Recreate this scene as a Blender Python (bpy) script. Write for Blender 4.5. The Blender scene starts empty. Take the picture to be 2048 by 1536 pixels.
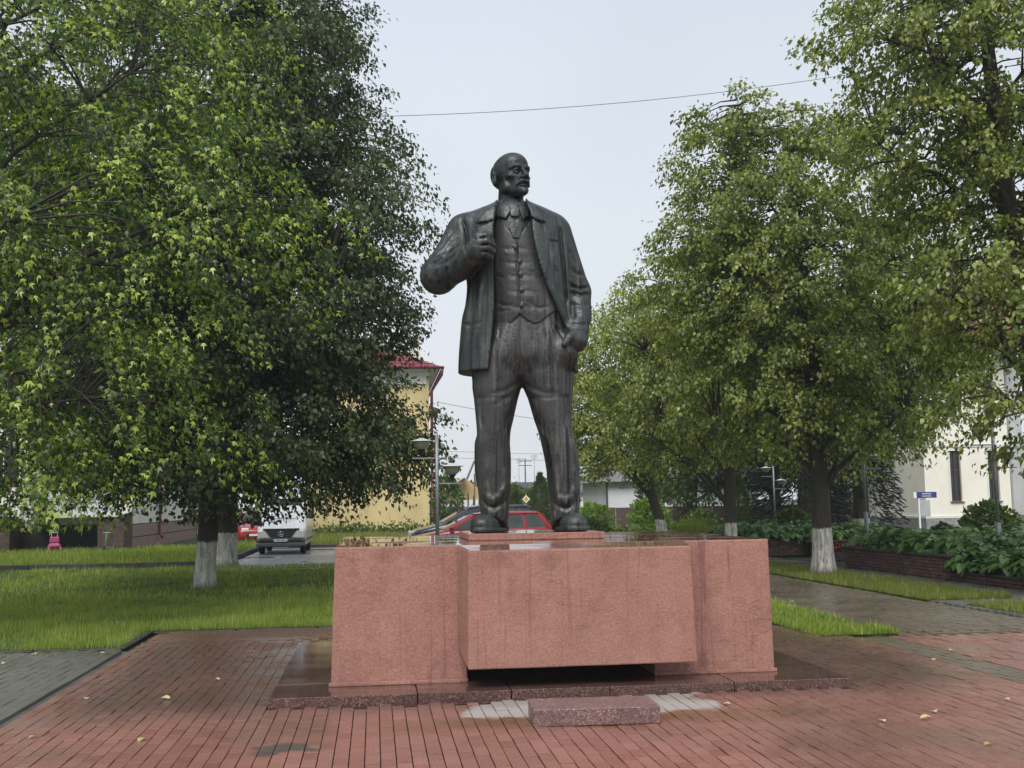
import bpy, bmesh, math, random
import numpy as np
from mathutils import Vector, Matrix

SC = bpy.context.scene
COL = SC.collection
PI = math.pi
rng = np.random.default_rng(11)
random.seed(11)

# ------------------------------------------------------------------ camera
CAM_H, PITCH, YAW, ROLL, FPX = 1.65, math.atan(238 / 2200), math.radians(7.2), 0.015, 2200.0
cam_data = bpy.data.cameras.new('camera')
cam_data.sensor_fit = 'HORIZONTAL'
cam_data.sensor_width = 36.0
cam_data.lens = 36.0 * FPX / 2048.0
cam_data.clip_start = 0.05
cam_data.clip_end = 3000.0
cam = bpy.data.objects.new('camera', cam_data)
COL.objects.link(cam)
SC.camera = cam
_fw = Vector((math.sin(YAW) * math.cos(PITCH), math.cos(YAW) * math.cos(PITCH), math.sin(PITCH)))
_r = Vector((math.cos(YAW), -math.sin(YAW), 0.0))
_u = _r.cross(_fw)
_r2 = _r * math.cos(ROLL) - _u * math.sin(ROLL)
_u2 = _r * math.sin(ROLL) + _u * math.cos(ROLL)
cam.matrix_world = Matrix(((_r2.x, _u2.x, -_fw.x, 0.0), (_r2.y, _u2.y, -_fw.y, 0.0), (_r2.z, _u2.z, -_fw.z, CAM_H), (0, 0, 0, 1)))

# ------------------------------------------------------------------ sky, sun, exposure
SUN_EL, SUN_AZ = math.radians(50), math.radians(-22)      # azimuth of the light source, seen from the plinth: behind the camera, a little left
world = bpy.data.worlds.new('World')
SC.world = world
world.use_nodes = True
wn, wl = world.node_tree.nodes, world.node_tree.links
wn.clear()
w_out = wn.new('ShaderNodeOutputWorld')
w_bg = wn.new('ShaderNodeBackground')
w_bg.inputs['Strength'].default_value = 0.1
w_sky = wn.new('ShaderNodeTexSky')
w_sky.sky_type = 'NISHITA'
w_sky.sun_disc = False
w_sky.sun_elevation = SUN_EL
w_sky.sun_rotation = PI + SUN_AZ
w_sky.air_density = 1.6
w_sky.dust_density = 6.0
w_cloud = wn.new('ShaderNodeMix')
w_cloud.data_type = 'RGBA'
w_cloud.inputs[0].default_value = 0.93
w_coord = wn.new('ShaderNodeTexCoord')
w_sep = wn.new('ShaderNodeSeparateXYZ')
w_ramp = wn.new('ShaderNodeValToRGB')
w_ramp.color_ramp.elements[0].position = 0.0
w_ramp.color_ramp.elements[0].color = (4.15, 4.35, 4.55, 1)
w_ramp.color_ramp.elements[1].position = 0.55
w_ramp.color_ramp.elements[1].color = (2.9, 3.2, 3.65, 1)
w_noise = wn.new('ShaderNodeTexNoise')
w_noise.inputs['Scale'].default_value = 1.6
w_noise.inputs['Detail'].default_value = 3.0
w_nr = wn.new('ShaderNodeMapRange')
w_nr.inputs[1].default_value = 0.3
w_nr.inputs[2].default_value = 0.7
w_nr.inputs[3].default_value = 0.9
w_nr.inputs[4].default_value = 1.1
w_mul = wn.new('ShaderNodeVectorMath')
w_mul.operation = 'SCALE'
wl.new(w_coord.outputs['Generated'], w_sep.inputs[0])
wl.new(w_coord.outputs['Generated'], w_noise.inputs['Vector'])
wl.new(w_sep.outputs['Z'], w_ramp.inputs['Fac'])
wl.new(w_noise.outputs['Fac'], w_nr.inputs[0])
wl.new(w_ramp.outputs['Color'], w_mul.inputs[0])
wl.new(w_nr.outputs[0], w_mul.inputs['Scale'])
wl.new(w_sky.outputs['Color'], w_cloud.inputs[6])
wl.new(w_mul.outputs['Vector'], w_cloud.inputs[7])
wl.new(w_cloud.outputs[2], w_bg.inputs['Color'])
wl.new(w_bg.outputs[0], w_out.inputs['Surface'])

sun_d = bpy.data.lights.new('sun', 'SUN')
sun_d.energy = 1.5
sun_d.angle = math.radians(35)
sun_d.color = (1.0, 0.97, 0.92)
sun = bpy.data.objects.new('sun', sun_d)
COL.objects.link(sun)
_sd = Vector((math.sin(SUN_AZ) * math.cos(SUN_EL), -math.cos(SUN_AZ) * math.cos(SUN_EL), math.sin(SUN_EL)))
sun.rotation_euler = _sd.to_track_quat('Z', 'Y').to_euler()

SC.view_settings.view_transform = 'Standard'
SC.view_settings.look = 'None'
SC.view_settings.gamma = 1.0
SC.view_settings.exposure = 1.1
SC.view_settings.use_curve_mapping = False
SC.cycles.max_bounces = 6
SC.cycles.diffuse_bounces = 2
SC.cycles.glossy_bounces = 3
SC.cycles.transmission_bounces = 4
SC.cycles.transparent_max_bounces = 4

# ------------------------------------------------------------------ helpers
def link(o, parent=None):
    COL.objects.link(o)
    if parent is not None:
        o.parent = parent
    return o

def tag(o, label=None, cat=None, group=None, kind=None):
    if label: o['label'] = label
    if cat: o['category'] = cat
    if group: o['group'] = group
    if kind: o['kind'] = kind
    return o

def empty(name, loc=(0, 0, 0), rz=0.0, label=None, cat=None, group=None, parent=None):
    o = bpy.data.objects.new(name, None)
    o.empty_display_size = 0.2
    o.location = loc
    o.rotation_euler = (0, 0, rz)
    link(o, parent)
    return tag(o, label, cat, group)

def copy_tree(o, parent=None):
    c = o.copy()
    link(c, parent)
    for ch in list(o.children):
        copy_tree(ch, c)
    return c

def np_mesh(name, verts, faces, mat=None, smooth=False, attrs=None):
    """verts (n,3); faces (m,3) or (m,4) int array -> mesh data"""
    me = bpy.data.meshes.new(name)
    verts = np.ascontiguousarray(verts, np.float32)
    faces = np.ascontiguousarray(faces, np.int32)
    m, k = faces.shape
    me.vertices.add(len(verts)); me.vertices.foreach_set('co', verts.ravel())
    me.loops.add(m * k); me.loops.foreach_set('vertex_index', faces.ravel())
    me.polygons.add(m)
    me.polygons.foreach_set('loop_start', np.arange(0, m * k, k, dtype=np.int32))
    me.polygons.foreach_set('loop_total', np.full(m, k, np.int32))
    if smooth:
        me.polygons.foreach_set('use_smooth', np.ones(m, bool))
    if attrs:
        for an, (dom, arr) in attrs.items():
            arr = np.ascontiguousarray(arr, np.float32)
            if arr.ndim == 1:
                a = me.attributes.new(an, 'FLOAT', dom); a.data.foreach_set('value', arr)
            else:
                a = me.attributes.new(an, 'FLOAT_COLOR', dom); a.data.foreach_set('color', arr.ravel())
    me.update(calc_edges=True)
    if mat: me.materials.append(mat)
    return me

class MB:
    """collects boxes, prisms, tubes and lathes; build() links them as ONE mesh object"""
    def __init__(self):
        self.v, self.f, self.sm = [], [], []
    def add(self, vs, fs, smooth=False):
        o = len(self.v)
        self.v += [tuple(p) for p in vs]
        self.f += [tuple(i + o for i in q) for q in fs]
        self.sm += [smooth] * len(fs)
        return self
    def box(self, x0, x1, y0, y1, z0, z1, bev=0.0):
        if bev <= 0:
            vs = [(x, y, z) for z in (z0, z1) for y in (y0, y1) for x in (x0, x1)]
            fs = [(0, 2, 3, 1), (4, 5, 7, 6), (0, 1, 5, 4), (2, 6, 7, 3), (0, 4, 6, 2), (1, 3, 7, 5)]
            return self.add(vs, fs)
        b = min(bev, (x1 - x0) / 2.01, (y1 - y0) / 2.01, (z1 - z0) / 2.01)
        rings = [(z0, b), (z0 + b, 0), (z1 - b, 0), (z1, b)]
        vs = []
        for z, i in rings:
            e = 0 if i else b
            vs += [(x0 + b, y0 + i, z), (x1 - b, y0 + i, z), (x1 - i, y0 + b, z), (x1 - i, y1 - b, z), (x1 - b, y1 - i, z), (x0 + b, y1 - i, z), (x0 + i, y1 - b, z), (x0 + i, y0 + b, z)]
        fs = [tuple(range(7, -1, -1)), tuple(range(24, 32))]
        for r in range(3):
            for k in range(8):
                a, c = r * 8 + k, r * 8 + (k + 1) % 8
                fs.append((a, c, c + 8, a + 8))
        return self.add(vs, fs)
    def prism(self, pts, axis, a0, a1):
        """closed 2D outline extruded along axis ('x': pts=(y,z), 'y': pts=(x,z), 'z': pts=(x,y))"""
        n = len(pts)
        def P(p, a):
            return (a, p[0], p[1]) if axis == 'x' else (p[0], a, p[1]) if axis == 'y' else (p[0], p[1], a)
        vs = [P(p, a0) for p in pts] + [P(p, a1) for p in pts]
        fs = [tuple(range(n - 1, -1, -1)), tuple(range(n, 2 * n))]
        fs += [(i, (i + 1) % n, (i + 1) % n + n, i + n) for i in range(n)]
        return self.add(vs, fs)
    def tube(self, pts, rads, n=8, cap=True, smooth=True):
        pts = [Vector(p) for p in pts]
        if not hasattr(rads, '__len__'): rads = [rads] * len(pts)
        vs, fs = [], []
        up = None
        for i, p in enumerate(pts):
            t = (pts[min(i + 1, len(pts) - 1)] - pts[max(i - 1, 0)])
            t = t.normalized() if t.length > 1e-9 else Vector((0, 0, 1))
            if up is None:
                a = Vector((1, 0, 0)) if abs(t.x) < 0.8 else Vector((0, 1, 0))
                up = (a - t * a.dot(t)).normalized()
            else:
                up = up - t * up.dot(t)
                up = up.normalized() if up.length > 1e-6 else t.orthogonal().normalized()
            w = t.cross(up)
            for k in range(n):
                a = 2 * PI * k / n
                vs.append(p + (up * math.cos(a) + w * math.sin(a)) * rads[i])
        for i in range(len(pts) - 1):
            for k in range(n):
                k2 = (k + 1) % n
                fs.append((i * n + k, i * n + k2, (i + 1) * n + k2, (i + 1) * n + k))
        self.add(vs, fs, smooth)
        if cap:
            m = (len(pts) - 1) * n
            o = len(self.v) - len(vs)
            self.f += [tuple(o + k for k in range(n - 1, -1, -1)), tuple(o + m + k for k in range(n))]
            self.sm += [False, False]
        return self
    def lathe(self, prof, c=(0, 0, 0), n=20, smooth=True):
        vs, fs = [], []
        for r, z in prof:
            for k in range(n):
                a = 2 * PI * k / n
                vs.append((c[0] + r * math.cos(a), c[1] + r * math.sin(a), c[2] + z))
        for i in range(len(prof) - 1):
            for k in range(n):
                k2 = (k + 1) % n
                fs.append((i * n + k, i * n + k2, (i + 1) * n + k2, (i + 1) * n + k))
        return self.add(vs, fs, smooth)
    def disc(self, c, r, axis='y', n=20, r2=None):
        vs = []
        for k in range(n):
            a = 2 * PI * k / n
            p, q = r * math.cos(a), (r2 or r) * math.sin(a)
            vs.append((c[0] + p, c[1], c[2] + q) if axis == 'y' else (c[0], c[1] + p, c[2] + q) if axis == 'x' else (c[0] + p, c[1] + q, c[2]))
        return self.add(vs, [tuple(range(n))])
    def data(self, name, mat):
        me = bpy.data.meshes.new(name)
        me.from_pydata(self.v, [], self.f)
        me.polygons.foreach_set('use_smooth', self.sm)
        me.update()
        if mat: me.materials.append(mat)
        return me
    def build(self, name, mat, parent=None, loc=None, rz=None):
        o = bpy.data.objects.new(name, self.data(name, mat))
        if loc is not None: o.location = loc
        if rz is not None: o.rotation_euler = (0, 0, rz)
        return link(o, parent)

# ------------------------------------------------------------------ material kit
def N(nt, t, **kw):
    n = nt.nodes.new('ShaderNode' + t)
    for k, v in kw.items():
        if k.startswith('i_'):
            key = k[2:]
            key = int(key) if key.isdigit() else key.replace('_', ' ')
            n.inputs[key].default_value = v
        else:
            setattr(n, k, v)
    return n

def new_mat(name):
    m = bpy.data.materials.new(name)
    m.use_nodes = True
    nt = m.node_tree
    b = nt.nodes['Principled BSDF']
    return m, nt, b

def ramp(nt, stops, interp='LINEAR'):
    r = nt.nodes.new('ShaderNodeValToRGB')
    r.color_ramp.interpolation = interp
    e = r.color_ramp.elements
    while len(e) < len(stops): e.new(0.5)
    for i, (p, c) in enumerate(stops):
        e[i].position = p
        e[i].color = tuple(c) + (1,) if len(c) == 3 else c
    return r

def mixc(nt, fac, a, b, blend='MIX'):
    m = nt.nodes.new('ShaderNodeMix'); m.data_type = 'RGBA'; m.blend_type = blend
    for idx, val in ((0, fac), (6, a), (7, b)):
        if isinstance(val, (int, float)): m.inputs[idx].default_value = val
        elif isinstance(val, tuple): m.inputs[idx].default_value = val + (1,) if len(val) == 3 else val
        else: nt.links.new(val, m.inputs[idx])
    return m.outputs[2]

def mrange(nt, val, a, b, c, d):
    m = nt.nodes.new('ShaderNodeMapRange')
    for i, x in enumerate((a, b, c, d)): m.inputs[i + 1].default_value = x
    nt.links.new(val, m.inputs[0])
    return m.outputs[0]

def math_n(nt, op, a, b=None):
    m = nt.nodes.new('ShaderNodeMath'); m.operation = op
    for i, x in enumerate((a, b)):
        if x is None: continue
        if isinstance(x, (int, float)): m.inputs[i].default_value = x
        else: nt.links.new(x, m.inputs[i])
    return m.outputs[0]

def noise(nt, scale, detail=4, rough=0.55, vec=None, stretch=None, coord='Object', dist=0.0):
    t = nt.nodes.new('ShaderNodeTexNoise')
    t.inputs['Scale'].default_value = scale
    t.inputs['Detail'].default_value = detail
    t.inputs['Roughness'].default_value = rough
    t.inputs['Distortion'].default_value = dist
    if vec is None:
        if coord == 'World':
            tc = nt.nodes.new('ShaderNodeNewGeometry'); vec = tc.outputs['Position']
        else:
            tc = nt.nodes.new('ShaderNodeTexCoord'); vec = tc.outputs[coord]
    if stretch:
        mp = nt.nodes.new('ShaderNodeMapping'); mp.inputs['Scale'].default_value = stretch
        nt.links.new(vec, mp.inputs[0]); vec = mp.outputs[0]
    nt.links.new(vec, t.inputs['Vector'])
    return t.outputs['Fac']

def bump(nt, b, height, strength=0.3, dist=0.01):
    n = nt.nodes.new('ShaderNodeBump')
    n.inputs['Strength'].default_value = strength
    n.inputs['Distance'].default_value = dist
    nt.links.new(height, n.inputs['Height'])
    nt.links.new(n.outputs[0], b.inputs['Normal'])
    return n

def simple(name, col, rough=0.6, metal=0.0, var=0.12, scale=6.0, bmp=0.0, bscale=60.0, coord='Object', spec=None):
    """plain surface with a soft mottle and a little fine relief"""
    m, nt, b = new_mat(name)
    n = noise(nt, scale, 5, 0.6, coord=coord)
    lo = tuple(max(0, c * (1 - var)) for c in col); hi = tuple(min(1, c * (1 + var)) for c in col)
    r = ramp(nt, [(0.3, lo), (0.7, hi)])
    nt.links.new(n, r.inputs[0]); nt.links.new(r.outputs[0], b.inputs['Base Color'])
    b.inputs['Roughness'].default_value = rough
    b.inputs['Metallic'].default_value = metal
    if spec is not None: b.inputs['Specular IOR Level'].default_value = spec
    if bmp > 0:
        bump(nt, b, noise(nt, bscale, 3, 0.6, coord=coord), bmp, 0.01)
    return m

def glass_mat(name, tint=(0.02, 0.025, 0.03), rough=0.04):
    m, nt, b = new_mat(name)
    n = noise(nt, 3.0, 2)
    r = ramp(nt, [(0.35, tuple(c * 0.7 for c in tint)), (0.7, tuple(c * 1.4 for c in tint))])
    nt.links.new(n, r.inputs[0]); nt.links.new(r.outputs[0], b.inputs['Base Color'])
    b.inputs['Roughness'].default_value = rough
    b.inputs['IOR'].default_value = 1.5
    return m
# ================================================================== materials
M = {}

def mat_bronze(name, base, tint, green=.0, pale=.5, dark=.9, wide=.545):
    """patinated bronze under rain: mottled base, dark wet runs, pale lime runs, green patches"""
    m, nt, b = new_mat(name); L = nt.links
    n0 = noise(nt, 2.6, 8, 0.72)
    c0 = ramp(nt, [(0.28, tuple(c * .5 for c in base)), (0.5, base), (0.74, tint)]); L.new(n0, c0.inputs[0])
    gm = mrange(nt, noise(nt, 1.1, 4, .6, stretch=(1, 1, .5)), .42, .62, green * .35, green)
    c1 = mixc(nt, gm, c0.outputs[0], (0.032, 0.047, 0.044))
    st2 = noise(nt, 1.0, 5, .65, stretch=(15, 15, .4), dist=.12)
    pz = mrange(nt, noise(nt, 1.5, 4, .6, stretch=(1, 1, .6)), .38, .54, .25, 1)
    c2 = mixc(nt, math_n(nt, 'MULTIPLY', mrange(nt, st2, .52, .68, 0, pale), pz), c1, (0.19, 0.17, 0.158))
    st = noise(nt, 1.0, 6, .7, stretch=(20, 20, .36), dist=.2)
    dz = mrange(nt, noise(nt, 1.2, 3, .5, stretch=(1, 1, .45)), .34, .5, .45, 1)
    run = math_n(nt, 'MULTIPLY', mrange(nt, st, wide, wide + .02, 0, dark), dz)
    c3 = mixc(nt, run, c2, (0.008, 0.009, 0.010))
    blot = mrange(nt, noise(nt, 3.4, 6, .7, stretch=(1, 1, .4)), .58, .66, 0, dark * .8)
    c3 = mixc(nt, math_n(nt, 'MULTIPLY', blot, .7), c3, (0.014, 0.015, 0.016))
    L.new(c3, b.inputs['Base Color'])
    b.inputs['Metallic'].default_value = 0.2
    L.new(mrange(nt, noise(nt, 5, 5, .65), .3, .7, .24, .52), b.inputs['Roughness'])
    h = math_n(nt, 'ADD', math_n(nt, 'MULTIPLY', noise(nt, 34, 4, .65), .8), math_n(nt, 'MULTIPLY', noise(nt, 7, 4, .6), .9))
    bump(nt, b, h, .5, .014)
    return m

def mat_stucco():
    """pink painted render with rain runs; the flat tops hold a film of water"""
    m, nt, b = new_mat('pink_render'); L = nt.links
    big = noise(nt, 2.6, 7, .72, coord='World')
    c0 = ramp(nt, [(.27, (.225, .100, .078)), (.5, (.318, .152, .118)), (.75, (.405, .208, .160))]); L.new(big, c0.inputs[0])
    grain = noise(nt, 46, 4, .75, coord='World')
    c1 = mixc(nt, mrange(nt, grain, .38, .66, .0, .45), c0.outputs[0], (.46, .26, .20))
    c1 = mixc(nt, mrange(nt, grain, .58, .34, .0, .42), c1, (.24, .095, .08))
    g = nt.nodes.new('ShaderNodeNewGeometry')
    st = noise(nt, 1.0, 4, .6, stretch=(11, 11, .35), coord='World', dist=.25)
    run = mrange(nt, st, .585, .635, 0, .75)
    spx = nt.nodes.new('ShaderNodeSeparateXYZ'); L.new(g.outputs['Position'], spx.inputs[0])
    def bandx(lo, hi, s): return math_n(nt, 'MULTIPLY', mrange(nt, spx.outputs['X'], lo, lo + s, 0, 1), mrange(nt, spx.outputs['X'], hi - s, hi, 1, 0))
    zone = math_n(nt, 'ADD', math_n(nt, 'ADD', bandx(.15, .79, .3), bandx(2.72, 3.5, .3)), mrange(nt, noise(nt, .55, 2, .5, coord='World'), .5, .62, .12, .6))
    zone = math_n(nt, 'MINIMUM', zone, 1.0)
    run = math_n(nt, 'MULTIPLY', run, zone)
    c2 = mixc(nt, run, c1, (.19, .075, .065))
    thin = noise(nt, 1.0, 3, .5, stretch=(3.2, 3.2, .12), coord='World', dist=.1)
    ln = mrange(nt, math_n(nt, 'ABSOLUTE', math_n(nt, 'SUBTRACT', thin, .5)), .0, .010, .6, 0)
    lz = mrange(nt, noise(nt, .8, 3, .5, coord='World'), .38, .55, .3, 1)
    c2 = mixc(nt, math_n(nt, 'MULTIPLY', ln, lz), c2, (.17, .07, .06))
    crk = noise(nt, 1.0, 5, .6, stretch=(.35, .35, 1.6), coord='World', dist=.3)
    cl = mrange(nt, math_n(nt, 'ABSOLUTE', math_n(nt, 'SUBTRACT', crk, .56)), .0, .006, .5, 0)
    c2 = mixc(nt, math_n(nt, 'MULTIPLY', cl, lz), c2, (.16, .065, .055))
    bl = noise(nt, 3.2, 4, .7, coord='World')
    c2 = mixc(nt, mrange(nt, bl, .56, .72, 0, .55), c2, (.19, .085, .068))
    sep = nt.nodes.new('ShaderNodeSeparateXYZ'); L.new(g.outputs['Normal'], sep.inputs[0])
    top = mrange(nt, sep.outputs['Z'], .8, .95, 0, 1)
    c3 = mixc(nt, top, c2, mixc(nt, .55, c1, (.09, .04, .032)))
    L.new(c3, b.inputs['Base Color'])
    pud = noise(nt, 1.5, 3, .55, coord='World', stretch=(1, 1.6, 1))
    wet = mrange(nt, pud, .52, .66, .015, .30)
    dry = mrange(nt, run, 0, 1, .78, .45)
    mr = nt.nodes.new('ShaderNodeMix'); L.new(top, mr.inputs[0]); L.new(dry, mr.inputs[2]); L.new(wet, mr.inputs[3])
    L.new(mr.outputs[0], b.inputs['Roughness'])
    flat = mrange(nt, pud, .52, .66, .0, .25)
    one = nt.nodes.new('ShaderNodeMix'); L.new(top, one.inputs[0]); one.inputs[2].default_value = 1.0; L.new(flat, one.inputs[3])
    bp = nt.nodes.new('ShaderNodeBump'); bp.inputs['Distance'].default_value = .012
    hh = math_n(nt, 'ADD', noise(nt, 70, 3, .7, coord='World'), math_n(nt, 'MULTIPLY', noise(nt, 14, 3, .6, coord='World'), .8))
    L.new(hh, bp.inputs['Height']); L.new(math_n(nt, 'MULTIPLY', one.outputs[0], .55), bp.inputs['Strength'])
    L.new(bp.outputs[0], b.inputs['Normal'])
    return m

def mat_granite(name, base, wet, span=.3):
    m, nt, b = new_mat(name); L = nt.links
    v = N(nt, 'TexVoronoi'); v.inputs['Scale'].default_value = 150
    tc = nt.nodes.new('ShaderNodeNewGeometry'); L.new(tc.outputs['Position'], v.inputs['Vector'])
    w = nt.nodes.new('ShaderNodeSeparateColor'); L.new(v.outputs['Color'], w.inputs[0])
    r = ramp(nt, [(0, tuple(c * .35 for c in base)), (.45, tuple(c * .8 for c in base)), (.8, tuple(c * 1.35 for c in base)), (1, tuple(min(1, c * 2.6 + .05) for c in base))])
    L.new(w.outputs[0], r.inputs[0])
    big = noise(nt, 2.5, 4, .6, coord='World')
    c = mixc(nt, mrange(nt, big, .35, .7, 0, .55), r.outputs[0], tuple(k * .5 for k in base))
    L.new(c, b.inputs['Base Color'])
    rr = mrange(nt, noise(nt, 1.8, 3, .5, coord='World'), .35, .65, wet, wet + span)
    L.new(rr, b.inputs['Roughness'])
    bump(nt, b, noise(nt, 40, 3, .6, coord='World'), .08, .004)
    return m

def mat_paver(name, cols, wetlo=.22, wethi=.55, plaza=False, stain=(.06, .045, .03)):
    """cols: list of brick colours; each brick picks one by its own random number"""
    m, nt, b = new_mat(name); L = nt.links
    at = N(nt, 'Attribute', attribute_name='rnd')
    oi = nt.nodes.new('ShaderNodeObjectInfo')
    sm = math_n(nt, 'ADD', at.outputs['Fac'], math_n(nt, 'MULTIPLY', oi.outputs['Random'], 37.0))
    wnz = nt.nodes.new('ShaderNodeTexWhiteNoise'); wnz.noise_dimensions = '1D'; L.new(sm, wnz.inputs['W'])
    n = len(cols)
    r = ramp(nt, [(i / max(1, n - 1), c) for i, c in enumerate(cols)]); L.new(wnz.outputs['Value'], r.inputs[0])
    zone = noise(nt, .42, 4, .6, coord='World')
    c = mixc(nt, mrange(nt, zone, .44, .62, 0, .85), r.outputs[0], stain)
    zone2 = noise(nt, 1.1, 4, .65, coord='World', stretch=(1, .6, 1))
    c = mixc(nt, mrange(nt, zone2, .56, .7, 0, .55), c, tuple(k * .45 for k in cols[0]))
    grain = noise(nt, 55, 3, .7, coord='World')
    c = mixc(nt, mrange(nt, grain, .3, .75, 0, .35), c, tuple(min(1, k * 1.6) for k in cols[-1]))
    if plaza:
        g = nt.nodes.new('ShaderNodeNewGeometry'); sp = nt.nodes.new('ShaderNodeSeparateXYZ'); L.new(g.outputs['Position'], sp.inputs[0])
        wob = mrange(nt, noise(nt, 3.0, 3, .6, coord='World'), .2, .8, -.18, .18)
        def band(out, lo, hi, s):
            a = mrange(nt, math_n(nt, 'ADD', out, wob), lo, lo + s, 0, 1); d = mrange(nt, math_n(nt, 'ADD', out, wob), hi - s, hi, 1, 0)
            return math_n(nt, 'MULTIPLY', a, d)
        # dry, lime-whitened bricks in the lee of the overhanging block
        dry = math_n(nt, 'MULTIPLY', band(sp.outputs['X'], .72, 2.78, .10), band(sp.outputs['Y'], 8.62, 9.9, .12))
        c = mixc(nt, math_n(nt, 'MULTIPLY', dry, .85), c, (.34, .33, .31))
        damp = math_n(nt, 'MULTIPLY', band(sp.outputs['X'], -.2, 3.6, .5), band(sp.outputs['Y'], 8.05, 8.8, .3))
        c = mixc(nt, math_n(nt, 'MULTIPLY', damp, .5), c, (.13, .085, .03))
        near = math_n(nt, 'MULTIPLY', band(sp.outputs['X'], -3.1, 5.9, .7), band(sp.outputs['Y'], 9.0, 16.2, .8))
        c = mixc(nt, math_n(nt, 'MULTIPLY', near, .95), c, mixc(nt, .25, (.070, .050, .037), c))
        spot = math_n(nt, 'MULTIPLY', band(sp.outputs['X'], -.82, -.38, .06), band(sp.outputs['Y'], 7.7, 8.1, .06))
        c = mixc(nt, math_n(nt, 'MULTIPLY', spot, .8), c, (.07, .07, .065))
        dryr = dry
    L.new(c, b.inputs['Base Color'])
    wet = mrange(nt, noise(nt, .9, 4, .6, coord='World'), .38, .66, wetlo, wethi)
    if plaza:
        mx = nt.nodes.new('ShaderNodeMix'); L.new(dryr, mx.inputs[0]); L.new(wet, mx.inputs[2]); mx.inputs[3].default_value = .85; wet = mx.outputs[0]
    L.new(wet, b.inputs['Roughness'])
    bump(nt, b, math_n(nt, 'ADD', noise(nt, 90, 3, .7, coord='World'), noise(nt, 6, 2, .5, coord='World')), .25, .005)
    return m

def mat_leaf(name, cols, trans=.35, rough=.38):
    m, nt, b = new_mat(name); L = nt.links
    at = N(nt, 'Attribute', attribute_name='rnd')
    r = ramp(nt, [(i / max(1, len(cols) - 1), c) for i, c in enumerate(cols)]); L.new(at.outputs['Fac'], r.inputs[0])
    L.new(r.outputs[0], b.inputs['Base Color'])
    b.inputs['Roughness'].default_value = rough
    b.inputs['Specular IOR Level'].default_value = .45
    t = nt.nodes.new('ShaderNodeBsdfTranslucent')
    hs = nt.nodes.new('ShaderNodeHueSaturation'); hs.inputs['Saturation'].default_value = 1.15; hs.inputs['Value'].default_value = 1.75
    L.new(r.outputs[0], hs.inputs['Color']); L.new(hs.outputs[0], t.inputs['Color'])
    mx = nt.nodes.new('ShaderNodeMixShader'); mx.inputs[0].default_value = trans
    L.new(b.outputs[0], mx.inputs[1]); L.new(t.outputs[0], mx.inputs[2])
    L.new(mx.outputs[0], nt.nodes['Material Output'].inputs['Surface'])
    return m

def mat_bark(name, base, wash=0.0):
    """bark; below `wash` metres (object z) the trunk is limewashed"""
    m, nt, b = new_mat(name); L = nt.links
    n1 = noise(nt, 1.0, 6, .7, stretch=(16, 16, 4))
    r = ramp(nt, [(.3, tuple(c * .35 for c in base)), (.55, base), (.75, tuple(c * 1.6 for c in base))]); L.new(n1, r.inputs[0])
    c = r.outputs[0]
    moss = noise(nt, 3, 4, .6)
    c = mixc(nt, mrange(nt, moss, .52, .66, 0, .6), c, (.035, .045, .018))
    if wash > 0:
        tc = nt.nodes.new('ShaderNodeTexCoord'); sp = nt.nodes.new('ShaderNodeSeparateXYZ'); L.new(tc.outputs['Object'], sp.inputs[0])
        z = math_n(nt, 'ADD', sp.outputs['Z'], mrange(nt, noise(nt, 9, 3, .6), .2, .8, -.05, .05))
        f = mrange(nt, z, wash - .02, wash + .02, 1, 0)
        worn = mrange(nt, noise(nt, 1, 6, .75, stretch=(14, 14, 3)), .36, .56, .25, 1)
        low = mrange(nt, z, 0, .2, .15, 1)
        f = math_n(nt, 'MULTIPLY', math_n(nt, 'MULTIPLY', f, worn), low)
        c = mixc(nt, f, c, (.68, .66, .60))
    L.new(c, b.inputs['Base Color']); b.inputs['Roughness'].default_value = .8
    bump(nt, b, n1, .8, .03)
    return m

def mat_lawn():
    m, nt, b = new_mat('lawn_soil'); L = nt.links
    r = ramp(nt, [(.3, (.018, .030, .008)), (.55, (.035, .065, .013)), (.75, (.06, .095, .02))]); L.new(noise(nt, 3.5, 6, .7, coord='World'), r.inputs[0])
    L.new(r.outputs[0], b.inputs['Base Color']); b.inputs['Roughness'].default_value = .9
    bump(nt, b, noise(nt, 25, 4, .7, coord='World'), .7, .04)
    return m

def mat_asphalt():
    m, nt, b = new_mat('wet_asphalt'); L = nt.links
    r = ramp(nt, [(.3, (.14, .142, .145)), (.6, (.20, .202, .205)), (.75, (.25, .25, .25))]); L.new(noise(nt, .8, 6, .65, coord='World'), r.inputs[0])
    L.new(r.outputs[0], b.inputs['Base Color'])
    pud = noise(nt, .33, 3, .5, coord='World', stretch=(1, 2.2, 1))
    L.new(mrange(nt, pud, .58, .62, .45, .03), b.inputs['Roughness'])
    bp = bump(nt, b, noise(nt, 80, 3, .7, coord='World'), .3, .006)
    L.new(mrange(nt, pud, .58, .62, .35, 0), bp.inputs['Strength'])
    return m

def mat_wall(name, base, stain, scale=1.2, rough=.85):
    m, nt, b = new_mat(name); L = nt.links
    a = noise(nt, scale, 6, .65, coord='World', stretch=(1, 1, .45))
    r = ramp(nt, [(.3, stain), (.55, base), (.8, tuple(min(1, c * 1.1) for c in base))]); L.new(a, r.inputs[0])
    st = noise(nt, 1.0, 4, .6, stretch=(5, 5, .25), coord='World')
    c = mixc(nt, mrange(nt, st, .56, .7, 0, .4), r.outputs[0], stain)
    L.new(c, b.inputs['Base Color']); b.inputs['Roughness'].default_value = rough
    bump(nt, b, noise(nt, 18, 3, .6, coord='World'), .25, .01)
    return m

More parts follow.
